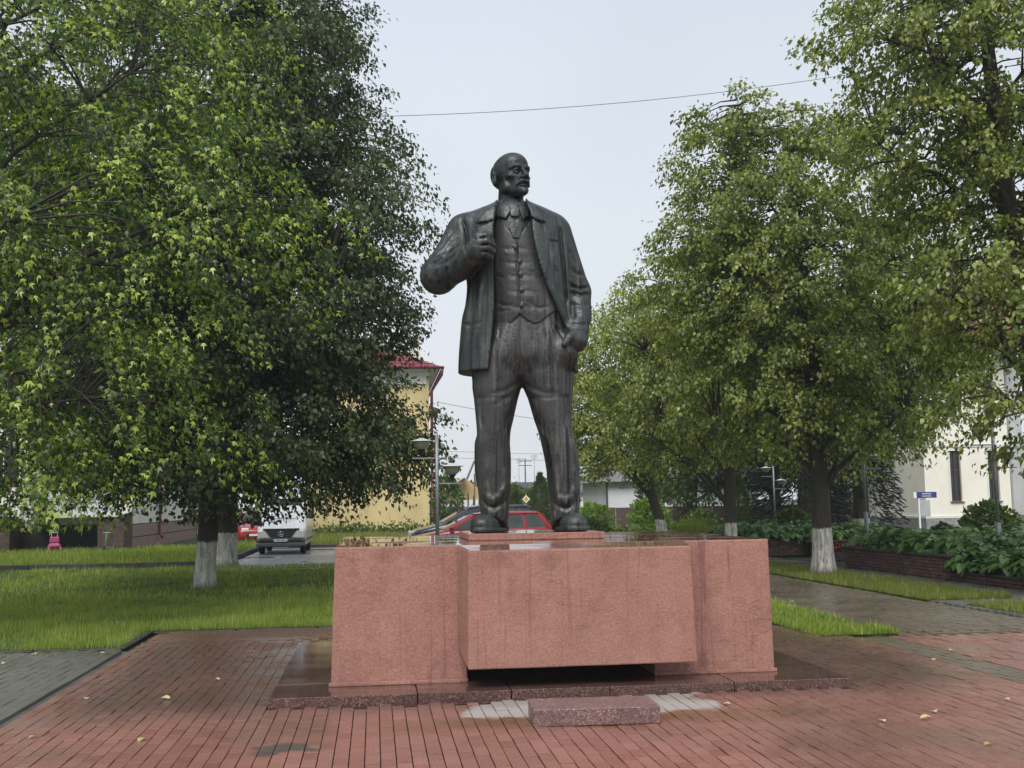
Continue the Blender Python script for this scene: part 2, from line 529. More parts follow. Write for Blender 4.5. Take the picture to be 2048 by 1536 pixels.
def mat_paint(name, col, rough=.28, coat=.6):
    """car paint, beaded with rain"""
    m, nt, b = new_mat(name); L = nt.links
    n = noise(nt, 4, 3, .5)
    r = ramp(nt, [(.3, tuple(c * .85 for c in col)), (.7, tuple(min(1, c * 1.1) for c in col))]); L.new(n, r.inputs[0])
    L.new(r.outputs[0], b.inputs['Base Color'])
    b.inputs['Roughness'].default_value = rough
    b.inputs['Coat Weight'].default_value = coat
    b.inputs['Coat Roughness'].default_value = .08
    bump(nt, b, noise(nt, 70, 2, .5), .05, .002)
    return m

M['bronze'] = mat_bronze('weathered_bronze', (.044, .046, .049), (.074, .073, .073), .3, .4, .9, .555)
M['bronze_head'] = mat_bronze('dark_bronze', (.028, .030, .033), (.050, .052, .055), .2, .3, .9, .56)
M['bronze_coat'] = mat_bronze('green_tinged_bronze', (.040, .045, .046), (.066, .070, .070), .6, .45, .9, .56)
M['bronze_trousers'] = mat_bronze('streaked_bronze', (.050, .049, .048), (.082, .078, .075), .5, .95, 1.0, .535)
M['bronze_vest'] = mat_bronze('grey_bronze', (.058, .059, .062), (.090, .089, .090), .1, .4, .9, .57)
M['stucco'] = mat_stucco()
M['granite'] = mat_granite('brown_granite', (.105, .058, .05), .02, .12)
M['granite_block'] = mat_granite('speckled_granite', (.19, .115, .11), .3)
M['shade_and_ledge_stone'] = simple('recess_shade_and_ledge', (.06, .05, .05), .7, var=.3, bmp=.3, coord='World')  # dark tone paints shade inside the pedestal slot; also the flower ledge stone
M['paver_red'] = mat_paver('red_paver', [(.175, .070, .052), (.25, .108, .083), (.225, .108, .088), (.31, .145, .115)], .10, .40, plaza=True, stain=(.17, .10, .08))
M['paver_grey'] = mat_paver('grey_paver', [(.10, .105, .09), (.13, .13, .11), (.12, .118, .105)], .2, .5, stain=(.075, .08, .06))
M['paver_brown'] = mat_paver('brown_paver', [(.12, .092, .066), (.145, .108, .08), (.10, .085, .066)], .12, .42, stain=(.15, .125, .09))
M['joint'] = simple('joint_sand', (.10, .066, .052), .8, var=.35, scale=3, coord='World', bmp=.3)
M['joint_grey'] = simple('joint_grey', (.085, .085, .075), .8, var=.3, scale=3, coord='World', bmp=.3)
M['kerb'] = simple('kerb_concrete', (.045, .044, .036), .75, var=.35, scale=3, bmp=.4, coord='World')
M['lawn'] = mat_lawn()
M['asphalt'] = mat_asphalt()
M['grass'] = mat_leaf('grass_blade', [(.09, .16, .02), (.17, .25, .032), (.28, .345, .058), (.44, .45, .14)], .35, .5)
M['grass_dry'] = mat_leaf('grass_blade_pale', [(.12, .16, .025), (.19, .225, .04), (.27, .27, .08)], .35, .5)
M['leaf_maple'] = mat_leaf('maple_leaf', [(.026, .058, .013), (.056, .108, .018), (.155, .235, .036), (.40, .48, .095)], .34, .32)
M['leaf_dark'] = mat_leaf('dark_linden_leaf', [(.024, .044, .014), (.046, .075, .021), (.09, .122, .036), (.21, .235, .085)], .26, .32)
M['leaf_linden'] = mat_leaf('linden_leaf', [(.044, .070, .015), (.118, .158, .029), (.25, .29, .060), (.46, .48, .15)], .38, .34)
M['leaf_yellow'] = mat_leaf('yellowish_linden_leaf', [(.065, .10, .018), (.16, .21, .034), (.30, .345, .065), (.50, .51, .15)], .40, .36)
M['leaf_far'] = mat_leaf('far_leaf', [(.018, .034, .014), (.03, .05, .02), (.045, .065, .025)], .25, .5)
M['leaf_hosta'] = mat_leaf('hosta_leaf', [(.065, .14, .038), (.12, .235, .065), (.21, .34, .12)], .25, .26)
M['leaf_bright'] = mat_leaf('bright_shrub_leaf', [(.08, .16, .02), (.15, .25, .03), (.24, .33, .05)], .3, .4)
M['leaf_shrub'] = mat_leaf('shrub_leaf', [(.045, .085, .016), (.08, .135, .022), (.13, .185, .035)], .28, .4)
M['needle'] = mat_leaf('needle', [(.008, .018, .013), (.014, .028, .018), (.022, .038, .024)], .12, .55)
M['flower'] = mat_leaf('red_flower', [(.25, .02, .03), (.38, .05, .07), (.45, .12, .14)], .25, .5)
M['bark'] = mat_bark('bark', (.055, .046, .036))
M['bark_wash'] = mat_bark('bark_limewashed', (.055, .046, .036), 1.0)
M['bark_wash_low'] = mat_bark('bark_limewashed_low', (.05, .042, .034), .95)
M['steel_grey'] = simple('galvanised_steel', (.27, .29, .30), .45, .3, var=.2)
M['lamp_black'] = simple('lamp_black', (.02, .02, .021), .4, .2)
M['lamp_glass'] = simple('lamp_diffuser', (.30, .31, .22), .35)
M['lamp_white'] = simple('lamp_hood', (.55, .57, .58), .35)
M['rubber'] = simple('rubber', (.018, .018, .018), .8)
M['black_plastic'] = simple('black_plastic', (.022, .022, .024), .55)
M['grey_plastic'] = simple('grey_bumper', (.10, .105, .11), .55)
M['chrome'] = simple('chrome', (.6, .6, .6), .15, .9)
M['glass'] = glass_mat('window_glass')
M['glass_car'] = glass_mat('car_glass', (.035, .05, .05), .03)
M['headlamp'] = simple('headlamp', (.72, .72, .66), .12, .0)
M['white_paint'] = mat_paint('white_van_paint', (.78, .79, .80))
M['red_paint'] = mat_paint('red_car_paint', (.33, .014, .02))
M['dark_paint'] = mat_paint('charcoal_car_paint', (.028, .032, .038))
M['plate'] = simple('number_plate', (.75, .75, .73), .4, var=.04)
M['print'] = simple('print_black', (.02, .02, .02), .6)
M['yellow_wall'] = mat_wall('yellow_render', (.66, .535, .27), (.50, .40, .20))
M['white_trim'] = simple('white_trim', (.72, .72, .68), .6, var=.08, scale=1.5)
M['cream_wall'] = mat_wall('cream_render', (.87, .84, .75), (.78, .74, .63), .6)
M['pale_wall'] = mat_wall('pale_render', (.76, .78, .80), (.62, .63, .65), .7)
M['apart_wall'] = mat_wall('white_render', (.80, .79, .72), (.68, .66, .58), .6)
M['panel_white'] = simple('corrugated_panel', (.66, .70, .72), .45, var=.05)
M['red_roof'] = simple('red_roof_sheet', (.22, .022, .035), .38, .1, var=.2, scale=2)
M['pink_roof'] = simple('faded_red_roof', (.36, .10, .11), .5, 0, var=.15, scale=2)
M['grey_roof'] = simple('grey_roof', (.17, .155, .165), .7, 0, var=.2, scale=2)
M['slate_roof'] = simple('slate_roof', (.11, .12, .13), .7, 0, var=.2, scale=2)
M['tan_roof'] = simple('tan_roof', (.48, .33, .15), .65, 0, var=.15, scale=2)
M['downpipe'] = simple('dark_red_pipe', (.14, .014, .022), .4, .1)
M['brown_frame'] = simple('brown_frame', (.065, .032, .026), .5)
M['brown_sill'] = simple('brown_sill', (.16, .055, .04), .5)
M['stone_plinth'] = simple('grey_stone_plinth', (.26, .26, .25), .85, var=.3, scale=5, bmp=.6, bscale=14)
M['clad_stone'] = simple('rubble_cladding', (.085, .06, .045), .85, var=.55, scale=7, bmp=1.0, bscale=9)
M['tile_pink'] = simple('pinkish_tile', (.27, .185, .17), .6, var=.15, scale=4)
M['void'] = simple('void_shade', (.03, .027, .024), .9)  # near-black colour paints the shade of the open space below the balconies
M['brick_dark'] = simple('dark_red_brick', (.095, .048, .042), .75, var=.4, scale=9, bmp=.6, bscale=30, coord='World')
M['brick_mid'] = simple('dull_red_brick', (.14, .075, .062), .75, var=.4, scale=9, bmp=.6, bscale=30, coord='World')
M['mortar'] = simple('mortar', (.06, .05, .045), .9, var=.3, coord='World')
M['coping'] = simple('mossy_coping', (.035, .034, .026), .8, var=.4, scale=6, bmp=.5, coord='World')
M['soil'] = simple('wet_soil', (.03, .023, .016), .9, var=.4, bmp=.6, coord='World')
M['fence_brown'] = simple('brown_fence', (.10, .062, .058), .6, var=.15)
M['pole_wood'] = simple('weathered_pole', (.11, .085, .07), .85, var=.3, bmp=.4)
M['wire'] = simple('wire', (.06, .065, .075), .6)
M['sign_yellow'] = simple('sign_yellow', (.75, .36, .02), .4, var=.04)
M['sign_white'] = simple('sign_white', (.8, .8, .8), .4, var=.03)
M['sign_blue'] = simple('sign_blue', (.03, .045, .22), .4, var=.06)
M['board_grey'] = simple('board_grey', (.42, .43, .44), .5)
M['bench_wood'] = simple('bench_wood', (.09, .05, .04), .6, var=.3)
M['toy_pink'] = simple('toy_pink', (.50, .10, .22), .4)
M['toy_grey'] = simple('toy_grey', (.45, .45, .46), .4)
M['toy_green'] = simple('toy_green', (.10, .28, .20), .4)
M['litter'] = mat_leaf('fallen_leaf', [(.55, .48, .25), (.70, .62, .40), (.45, .36, .12)], .2, .5)
# ================================================================== statue (distance-field sculpting)
D0, ZB = 11.6, 1.352
_ST = {}
def _sdir(px, py):
    a, b = (px - 1024.0) / FPX, (py - 768.0) / FPX
    c, s, cp, sp = math.cos(ROLL), math.sin(ROLL), math.cos(PITCH), math.sin(PITCH)
    rx, ru = c * a - s * b, -s * a - c * b          # along right, along up
    return rx, cp - ru * sp, sp + ru * cp
def S(px, py, Y=0.0):
    """drawing grid (photo px) -> statue metres (x, z) on the vertical plane Y metres behind the statue's axis"""
    x, y, z = _sdir(px, py)
    t = (D0 + Y) / y
    x0 = _sdir(1045, 1063); x0 = x0[0] * D0 / x0[1]
    return x * t - x0, CAM_H + z * t - ZB
def S3(px, py, Y):
    x, z = S(px, py, Y)
    return np.array([x, Y, z])

class Field:
    def __init__(self, lo, hi, vox):
        self.lo, self.vox = np.array(lo, float), vox
        n = np.ceil((np.array(hi) - self.lo) / vox).astype(int) + 1
        self.n = n
        self.ax = [(self.lo[i] + np.arange(n[i]) * vox).astype(np.float32) for i in range(3)]
        self.X, self.Y, self.Z = np.meshgrid(*self.ax, indexing='ij', sparse=True)
        self.d = np.full(tuple(n), 10.0, np.float32)
    def zero(self): return np.zeros(tuple(self.n), np.float32)
    def ell(self, c, r, R=None):
        dx, dy, dz = self.X - c[0], self.Y - c[1], self.Z - c[2]
        if R is not None:
            dx, dy, dz = (R[0, k] * dx + R[1, k] * dy + R[2, k] * dz for k in range(3))
        k0 = np.sqrt((dx / r[0]) ** 2 + (dy / r[1]) ** 2 + (dz / r[2]) ** 2) + 1e-6
        k1 = np.sqrt((dx / r[0] ** 2) ** 2 + (dy / r[1] ** 2) ** 2 + (dz / r[2] ** 2) ** 2) + 1e-6
        return k0 * (k0 - 1) / k1
    def cone(self, a, b, ra, rb, flat=None):
        a, b = np.asarray(a, float), np.asarray(b, float)
        ab = b - a; L = ab @ ab + 1e-9
        h = np.clip(((self.X - a[0]) * ab[0] + (self.Y - a[1]) * ab[1] + (self.Z - a[2]) * ab[2]) / L, 0, 1)
        d = np.sqrt((self.X - a[0] - ab[0] * h) ** 2 + (self.Y - a[1] - ab[1] * h) ** 2 + (self.Z - a[2] - ab[2] * h) ** 2)
        return d - (ra + (rb - ra) * h)
    def chain(self, pts, rads):
        d = None
        for i in range(len(pts) - 1):
            e = self.cone(pts[i], pts[i + 1], rads[i], rads[i + 1])
            d = e if d is None else np.minimum(d, e)
        return d
    def box(self, c, h, r=0.01, R=None):
        dx, dy, dz = self.X - c[0], self.Y - c[1], self.Z - c[2]
        if R is not None:
            dx, dy, dz = (R[0, k] * dx + R[1, k] * dy + R[2, k] * dz for k in range(3))
        q = [np.abs(d) - (h[i] - r) for i, d in enumerate((dx, dy, dz))]
        o = np.sqrt(sum(np.maximum(k, 0) ** 2 for k in q))
        return o + np.minimum(np.maximum(np.maximum(q[0], q[1]), q[2]), 0) - r
    def loft(self, secs, n=2.3):
        """secs: rows (z, xl, xr, yf, yb)"""
        s = np.array(sorted(secs)); z = self.Z.ravel()
        def ip(k): return _spline(s[:, 0], s[:, k], z)[None, None, :].astype(np.float32)
        xl, xr, yf, yb = ip(1), ip(2), ip(3), ip(4)
        cx, a, cy, b = (xl + xr) / 2, np.maximum((xr - xl) / 2, .01), (yf + yb) / 2, np.maximum((yb - yf) / 2, .01)
        k = (np.abs((self.X - cx) / a) ** n + np.abs((self.Y - cy) / b) ** n) ** (1.0 / n)
        d = (k - 1) * np.minimum(a, b)
        return np.maximum(d, np.maximum(s[0, 0] - self.Z, self.Z - s[-1, 0]))
    def poly(self, pts):
        """signed distance to a closed outline in (x, z), as an (nx,1,nz) slab"""
        X, Z = self.X[:, 0, :], self.Z[0, 0, :][None, :]
        d = np.full((X.shape[0], Z.shape[1]), 1e9); s = np.ones_like(d)
        P = np.array(pts); n = len(P)
        for i in range(n):
            a, b = P[i], P[(i + 1) % n]
            e = b - a; wx, wz = X - a[0], Z - a[1]
            h = np.clip((wx * e[0] + wz * e[1]) / (e @ e + 1e-12), 0, 1)
            d = np.minimum(d, (wx - e[0] * h) ** 2 + (wz - e[1] * h) ** 2)
            c1, c2, c3 = Z >= a[1], Z < b[1], e[0] * wz > e[1] * wx
            flip = (c1 & c2 & c3) | (~c1 & ~c2 & ~c3)
            s = np.where(flip, -s, s)
        return (s * np.sqrt(d))[:, None, :].astype(np.float32)
    def line2(self, pts):
        """distance to a polyline in (x, z) and the position along it, as (nx,1,nz) slabs"""
        X, Z = self.X[:, 0, :], self.Z[0, 0, :][None, :]
        d = np.full((X.shape[0], Z.shape[1]), 1e9); tt = np.zeros_like(d); n = len(pts) - 1
        for i in range(n):
            a, b = np.array(pts[i]), np.array(pts[i + 1]); e = b - a
            h = np.clip(((X - a[0]) * e[0] + (Z - a[1]) * e[1]) / (e @ e + 1e-12), 0, 1)
            q = (X - a[0] - e[0] * h) ** 2 + (Z - a[1] - e[1] * h) ** 2
            tt = np.where(q < d, (i + h) / n, tt); d = np.minimum(d, q)
        return np.sqrt(d)[:, None, :], tt[:, None, :]
    def fold(self, px, amp, w, Y=-.35, yc=0.0):
        """raise (amp > 0) or sink the front of the surface along a drawn line, fading at its ends"""
        d, t = self.line2([S(a, b, Y) for a, b in px])
        e = np.exp(-(d / w) ** 2) * np.clip(np.minimum(t, 1 - t) * 5, 0.12, 1)
        self.d = self.d - (amp * e).astype(np.float32) * np.clip((yc - self.Y) * 8, 0, 1)
        return self
    # combine into self.d
    def add(self, d, k=0.0):
        self.d = smin(self.d, d, k); return self
    def cut(self, d, k=0.0):
        self.d = -smin(-self.d, d, k); return self
    def mesh(self):
        return surface_nets(self.d, self.lo, self.vox)

def smin(a, b, k):
    if k <= 0: return np.minimum(a, b)
    h = np.maximum(k - np.abs(a - b), 0) / k
    return np.minimum(a, b) - h * h * k * 0.25

def _spline(x, y, q):
    """monotone cubic through x,y"""
    x, y = np.asarray(x, float), np.asarray(y, float)
    h = np.diff(x); d = np.diff(y) / h
    m = np.zeros_like(y)
    if len(x) > 2:
        same = d[:-1] * d[1:] > 0
        m[1:-1] = np.where(same, 2 * d[:-1] * d[1:] / (d[:-1] + d[1:] + 1e-12), 0)
    m[0], m[-1] = d[0], d[-1]
    q = np.clip(q, x[0], x[-1])
    i = np.clip(np.searchsorted(x, q) - 1, 0, len(h) - 1)
    t = (q - x[i]) / h[i]
    return (2 * t**3 - 3 * t**2 + 1) * y[i] + (t**3 - 2 * t**2 + t) * h[i] * m[i] + (-2 * t**3 + 3 * t**2) * y[i + 1] + (t**3 - t**2) * h[i] * m[i + 1]

def surface_nets(d, lo, vox):
    d = np.pad(d, 1, constant_values=1.0)
    ins = d < 0
    nx, ny, nz = (s - 1 for s in d.shape)
    cnt = np.zeros((nx, ny, nz), np.int16)
    for i in (0, 1):
        for j in (0, 1):
            for k in (0, 1):
                cnt += ins[i:i + nx, j:j + ny, k:k + nz]
    act = (cnt > 0) & (cnt < 8)
    idx = np.full(act.shape, -1, np.int64)
    ci, cj, ck = np.nonzero(act)
    idx[ci, cj, ck] = np.arange(len(ci))
    acc = np.zeros((len(ci), 3)); w = np.zeros(len(ci))
    for ax in range(3):
        o1, o2 = [a for a in range(3) if a != ax]
        for p in (0, 1):
            for q in (0, 1):
                s = [0, 0, 0]; s[o1], s[o2] = p, q
                e = list(s); e[ax] = 1
                A = d[ci + s[0], cj + s[1], ck + s[2]].astype(float); B = d[ci + e[0], cj + e[1], ck + e[2]].astype(float)
                m = (A < 0) != (B < 0)
                t = np.where(m, A / np.where(m, A - B, 1), 0)
                pos = np.zeros((len(ci), 3)); pos[:, ax] = t; pos[:, o1] = p; pos[:, o2] = q
                acc += pos * m[:, None]; w += m
    V = (np.stack([ci, cj, ck], 1) + acc / np.maximum(w, 1)[:, None] - 1) * vox + lo
    F = []
    for ax in range(3):
        o1, o2 = [(1, 2), (2, 0), (0, 1)][ax]
        a = [slice(None)] * 3; b = [slice(None)] * 3
        a[ax] = slice(0, -1); b[ax] = slice(1, None)
        A, B = ins[tuple(a)], ins[tuple(b)]
        ch = np.argwhere(A != B)
        ch = ch[(ch[:, o1] > 0) & (ch[:, o2] > 0)]
        if not len(ch): continue
        def at(p, q):
            c = ch.copy(); c[:, o1] -= p; c[:, o2] -= q
            return idx[c[:, 0], c[:, 1], c[:, 2]]
        quad = np.stack([at(1, 1), at(0, 1), at(0, 0), at(1, 0)], 1)
        inside_first = A[tuple(ch.T)]
        quad[~inside_first] = quad[~inside_first][:, ::-1]
        F.append(quad)
    F = np.concatenate(F)
    F = F[(F >= 0).all(1)]
    return V, F

def rot(yaw=0, pitch=0, roll=0):
    """columns are the local axes; yaw about z (turns the face towards +x), pitch about x (lifts the face), roll about y"""
    m = Matrix.Rotation(yaw, 3, 'Z') @ Matrix.Rotation(pitch, 3, 'X') @ Matrix.Rotation(roll, 3, 'Y')
    return np.array(m)

def curve_px(pts, Y):
    """list of (py, px) -> function z -> x on plane Y"""
    q = np.array([S(px, py, Y) for py, px in pts]); o = np.argsort(q[:, 1])
    zz, xx = q[o, 1], q[o, 0]
    return lambda z: _spline(zz, xx, z)

def secs_px(rows):
    """rows (py, left px, right px, front y, back y)"""
    out = []
    for py, l, r, yf, yb in rows:
        xl, z = S(l, py); xr, _ = S(r, py)
        out.append((z, xl, xr, yf, yb))
    return out

def build_statue(parent):
    V = 0.0145
    mats = {'trousers': 'bronze_trousers', 'coat': 'bronze_coat', 'waistcoat': 'bronze_vest', 'head': 'bronze_head'}
    def fin(F, name):
        v, f = F.mesh()
        me = np_mesh(name, v, f, M[mats.get(name, 'bronze')], True)
        return link(bpy.data.objects.new(name, me), parent)
    # ---- trousers
    F = Field((-0.66, -0.55, -0.03), (0.66, 0.5, 2.36), V)
    legs = []
    LL = [(640, 1000, 1040), (690, 966, 1052), (720, 953, 1053), (752, 945, 1048), (775, 945, 1043), (800, 948, 1036), (840, 952, 1027), (868, 954, 1021), (888, 949.5, 1020), (920, 949, 1022), (950, 951, 1022), (980, 956, 1021), (1010, 959, 1019), (1035, 962, 1017), (1066, 964, 1016)]
    RR = [(640, 1050, 1120), (690, 1034, 1140), (720, 1035, 1146), (752, 1040, 1147), (775, 1046, 1146), (800, 1056, 1145), (840, 1068, 1143), (870, 1078, 1147), (900, 1085, 1154), (930, 1091, 1158), (960, 1095, 1160), (990, 1098, 1160), (1020, 1101, 1159), (1045, 1102, 1158), (1066, 1104, 1158)]
    dep = [(640, -.2, .2), (690, -.285, .3), (720, -.305, .31), (752, -.305, .29), (800, -.292, .25), (850, -.277, .21), (880, -.268, .2), (920, -.256, .22), (960, -.243, .25), (1000, -.232, .26), (1040, -.21, .27), (1066, -.17, .28)]
    dp = np.array(dep)
    for rows in (LL, RR):
        sec = secs_px([(py, l, r, np.interp(py, dp[:, 0], dp[:, 1]), np.interp(py, dp[:, 0], dp[:, 2])) for py, l, r in rows])
        legs.append(F.loft(sec, 2.2))
    pel = F.loft(secs_px([(628, 985, 1135, -.30, .33), (660, 978, 1141, -.31, .35), (690, 968, 1146, -.32, .36), (715, 958, 1148, -.31, .35), (735, 952, 1146, -.27, .30), (752, 962, 1134, -.19, .20), (765, 985, 1105, -.1, .1)]), 2.3)
    F.add(legs[0]).add(legs[1], 0.03)
    F.add(pel, 0.09)
    # crotch, crease and fold work
    for px, amp, w in (([(1040, 640), (1042, 700), (1043, 752)], -.022, .018),
                       ([(1008, 665), (1000, 720), (986, 800), (985, 870), (988, 940), (988, 990)], .016, .03),
                       ([(1082, 665), (1098, 720), (1109, 800), (1115, 870), (1126, 940), (1130, 990)], .016, .03),
                       ([(1040, 762), (1010, 782), (972, 792)], -.011, .026), ([(1036, 778), (1005, 802), (985, 812)], -.008, .024), ([(1046, 765), (1085, 785), (1125, 790)], -.011, .026), ([(1052, 785), (1080, 806)], -.008, .024),
                       
                       
                       ([(964, 780), (960, 830), (968, 862)], -.014, .025), ([(1130, 780), (1133, 830), (1126, 862)], -.014, .025), ([(1020, 820), (1008, 868)], -.012, .02), ([(1074, 822), (1090, 868)], -.012, .02),
                       ([(975, 920), (968, 960), (972, 985)], .014, .025), ([(1010, 930), (1012, 965), (1004, 990)], .014, .025), ([(1108, 925), (1110, 965), (1116, 990)], .014, .025), ([(1148, 925), (1152, 965), (1146, 990)], .014, .025),
                       ([(958, 968), (970, 992), (986, 1002), (1004, 990), (1018, 962)], .014, .036), ([(960, 988), (972, 1010), (988, 1017), (1006, 1006), (1018, 984)], -.018, .02),
                       ([(1100, 968), (1113, 994), (1132, 1003), (1148, 992), (1158, 964)], .014, .036), ([(1102, 990), (1115, 1012), (1133, 1018), (1150, 1008), (1158, 984)], -.018, .02),
                       ([(944, 795), (985, 797), (1036, 795)], -.007, .016), ([(1054, 794), (1100, 796), (1148, 793)], -.007, .016), ([(990, 1018), (994, 1050)], .012, .014), ([(1108, 1020), (1110, 1050)], .012, .014),
                       ([(1108, 645), (1122, 670), (1136, 692)], -.022, .012), ([(1106, 652), (1118, 675), (1130, 695)], .012, .015), ([(1000, 655), (996, 680)], -.01, .014), ([(1060, 655), (1066, 690)], -.01, .014)):
        F.fold(px, amp, w, -.25, .05)
    F.add(F.ell(S3(1132, 704, -.18), (.12, .14, .15)), .10)
    F.d = np.maximum(F.d, (np.clip(-(F.Y - 0.02), 0, 1) * 0.6 - F.Z + .01) * 0.8)
    F.d = np.maximum(F.d, -F.Z + 0.004)
    fin(F, 'trousers')
    # ---- shoes
    for toe, heel, nm in (((962, 1056), (1000, 1056), 0), ((1160, 1052), (1118, 1056), 1)):
        F = Field((-0.75, -0.72, -0.01), (0.85, 0.4, 0.36), 0.011)
        sgn = -1 if nm == 0 else 1
        ax = S(988 if nm == 0 else 1134, 1060)[0]
        R = rot(-math.radians(24) if nm == 0 else math.radians(16))
        fwd = R @ np.array([0, -1, 0.0])
        side = R @ np.array([1, 0, 0.0])
        c = np.array([ax, 0.02, 0.0])
        P = lambda f, s, z: c + fwd * f + side * s + np.array([0, 0, z])
        F.add(F.ell(P(.20, 0, .085), (.132, .20, .105), R))
        F.add(F.ell(P(-.02, 0, .12), (.125, .20, .14), R), .05)
        F.add(F.cone(P(.0, 0, .17), P(-.03, 0, .34), .115, .12), .06)
        F.add(F.ell(P(.255, 0, .075), (.128, .135, .092), R), .03)
        F.cut(F.chain([P(.20, -.14, .09), P(.235, -.06, .175), P(.24, 0, .185), P(.235, .06, .175), P(.20, .14, .09)], [.010] * 5), .015)
        for q in (.04, .085, .13):
            F.add(F.chain([P(q, -.045, .255 - q * .5), P(q, .045, .255 - q * .5)], [.014] * 2), .015)
        sole = smin(F.ell(P(.20, 0, .03), (.148, .225, .09), R), F.ell(P(-.02, 0, .03), (.135, .215, .09), R), .08)
        sole = np.maximum(sole, np.maximum(F.Z - .05, .002 - F.Z))
        F.add(sole, .008)
        F.d = np.maximum(F.d, -F.Z + .002)
        fin(F, 'shoe')
    # ---- shirt with collar and tie base
    nk = secs_px([(406, 996, 1051, -.165, .16), (412, 993, 1055, -.20, .16), (425, 990, 1060, -.245, .18), (445, 985, 1066, -.28, .2), (480, 982, 1072, -.31, .2), (515, 982, 1080, -.32, .2)])
    F = Field((-0.45, -0.5, 2.75), (0.35, 0.3, 3.62), 0.009)
    sh = F.loft(nk, 2.2)
    F.add(sh)
    pl = lambda *p, Y=-.28: [S(a, b, Y) for a, b in p]
    F.add(np.maximum(sh - .028, F.poly(pl((990, 408), (993, 431), (1012, 439), (1021, 423), (1019, 412), (1005, 406)))), .006)
    F.add(np.maximum(sh - .028, F.poly(pl((1040, 412), (1039, 421), (1046, 441), (1058, 430), (1056, 408)))), .006)
    fin(F, 'shirt')
    F = Field((-0.3, -0.5, 2.85), (0.2, 0.0, 3.5), 0.008)
    sh = F.loft(nk, 2.2)
    kn = np.maximum(np.abs(sh) - .055, F.poly(pl((1020, 419), (1038, 417), (1039.5, 432), (1036, 436), (1024, 436), (1021, 432))))
    F.add(kn).add(np.maximum(np.abs(sh) - .03, F.poly(pl((1023, 433), (1038, 433), (1047, 454), (1040, 480), (1026, 480), (1017, 456)))), .01)
    F.cut(F.chain([S3(1031, 437, -.33), S3(1033, 462, -.36)], [.008, .006]), .02)
    F.d = np.maximum(F.d, F.Y + .05)
    fin(F, 'necktie')
    # ---- waistcoat
    vs = secs_px([(415, 992, 1062, -.215, .2), (432, 988, 1068, -.262, .25), (455, 984, 1075, -.30, .3), (490, 981, 1086, -.335, .33), (530, 980, 1098, -.345, .34), (570, 980, 1110, -.35, .34), (605, 980, 1122, -.352, .34), (635, 980, 1132, -.34, .33), (660, 979, 1138, -.325, .33)])
    F = Field((-0.5, -0.5, 1.95), (0.6, 0.2, 3.45), 0.011)
    vb = F.loft(vs, 2.2)
    F.add(vb)
    F.cut(F.poly(pl((980, 405), (994, 431), (1034, 477), (1060, 438), (1075, 405), Y=-.33)) * 1.0, .01)
    Fp = F.poly(pl((960, 380), (960, 640), (992, 641), (1003, 647), (1013, 649), (1024, 643), (1039, 626), (1052, 638), (1068, 646), (1080, 644), (1107, 621), (1160, 600), (1160, 380), Y=-.35))
    F.d = np.maximum(F.d, Fp)
    F.d = np.maximum(F.d, F.Y - .1)
    F.fold([(1034, 470), (1035, 520), (1038, 580), (1039, 632)], -.022, .014, -.36, -.1)
    F.fold([(1037, 470), (1038, 520), (1041, 580), (1042, 632)], .008, .012, -.36, -.1)
    for bx, by in ((1031, 494), (1039, 523), (1041, 549), (1043, 580), (1043, 611)):
        yb_ = -.352
        F.add(F.ell(S3(bx, by, yb_ - .006), (.027, .02, .027)), .004)
        F.fold([(bx - 42, by - 5), (bx - 14, by + 3), (bx + 8, by + 1), (bx + 42, by + 6)], -.004, .016, -.35, -.1)
        F.fold([(bx - 38, by + 8), (bx - 10, by + 13), (bx + 10, by + 12), (bx + 40, by + 16)], .003, .022, -.35, -.1)
    for p in ([(990, 598), (1010, 610), (1032, 608)], [(1050, 600), (1078, 616), (1104, 610)], [(992, 620), (1022, 618)], [(1060, 540), (1088, 556)], [(990, 545), (1012, 556)]):
        F.fold(p, -.010, .018, -.35, -.1)
    fin(F, 'waistcoat')
    # ---- coat
    cs = secs_px([(398, 994, 1054, -.1, .17), (406, 988, 1060, -.17, .2), (415, 972, 1077, -.22, .24), (426, 945, 1100, -.27, .28), (438, 925, 1115, -.305, .31), (458, 916, 1122, -.335, .34), (490, 918, 1130, -.37, .36), (530, 926, 1137, -.39, .37), (575, 934, 1141, -.40, .36), (610, 931, 1143, -.40, .36), (640, 924, 1147, -.40, .38), (680, 920, 1152, -.40, .41), (720, 917, 1155, -.40, .44), (750, 916, 1157, -.40, .46)])
    F = Field((-1.15, -0.8, 1.55), (0.85, 0.6, 3.6), V)
    cb = F.loft(cs, 2.3)
    F.add(cb)
    # hem: left side 737, right 752
    F.d = np.maximum(F.d, (S(960, 738, -.4)[1] - 0.0) - F.Z + np.clip(F.X, 0, 1) * -.12)
    # right arm: shoulder, elbow, forearm (bent across the chest)
    sh_ = S3(930, 465, 0.0); el = S3(879, 549, -.10); wr = S3(943, 510, -.46)
    F.add(F.chain([sh_, S3(905, 508, -.04), el], [.20, .185, .185]), .10)
    F.add(F.chain([el, S3(912, 533, -.29), wr], [.187, .172, .145]), .05)
    F.add(F.ell(S3(876, 556, -.08), (.175, .19, .17)), .06)
    # left arm: down along the side, wrist at the pocket
    s2 = S3(1108, 467, 0.0); e2 = S3(1152, 585, .08); w2 = S3(1152, 663, -.17)
    F.add(F.chain([s2, S3(1130, 525, .03), e2], [.185, .168, .155]), .10)
    F.add(F.chain([e2, S3(1157, 628, -.03), w2], [.155, .142, .128]), .05)
    # open front
    oL = curve_px([(398, 995), (415, 992), (450, 987), (520, 986), (600, 988), (650, 985), (700, 980), (760, 973)], -.4)
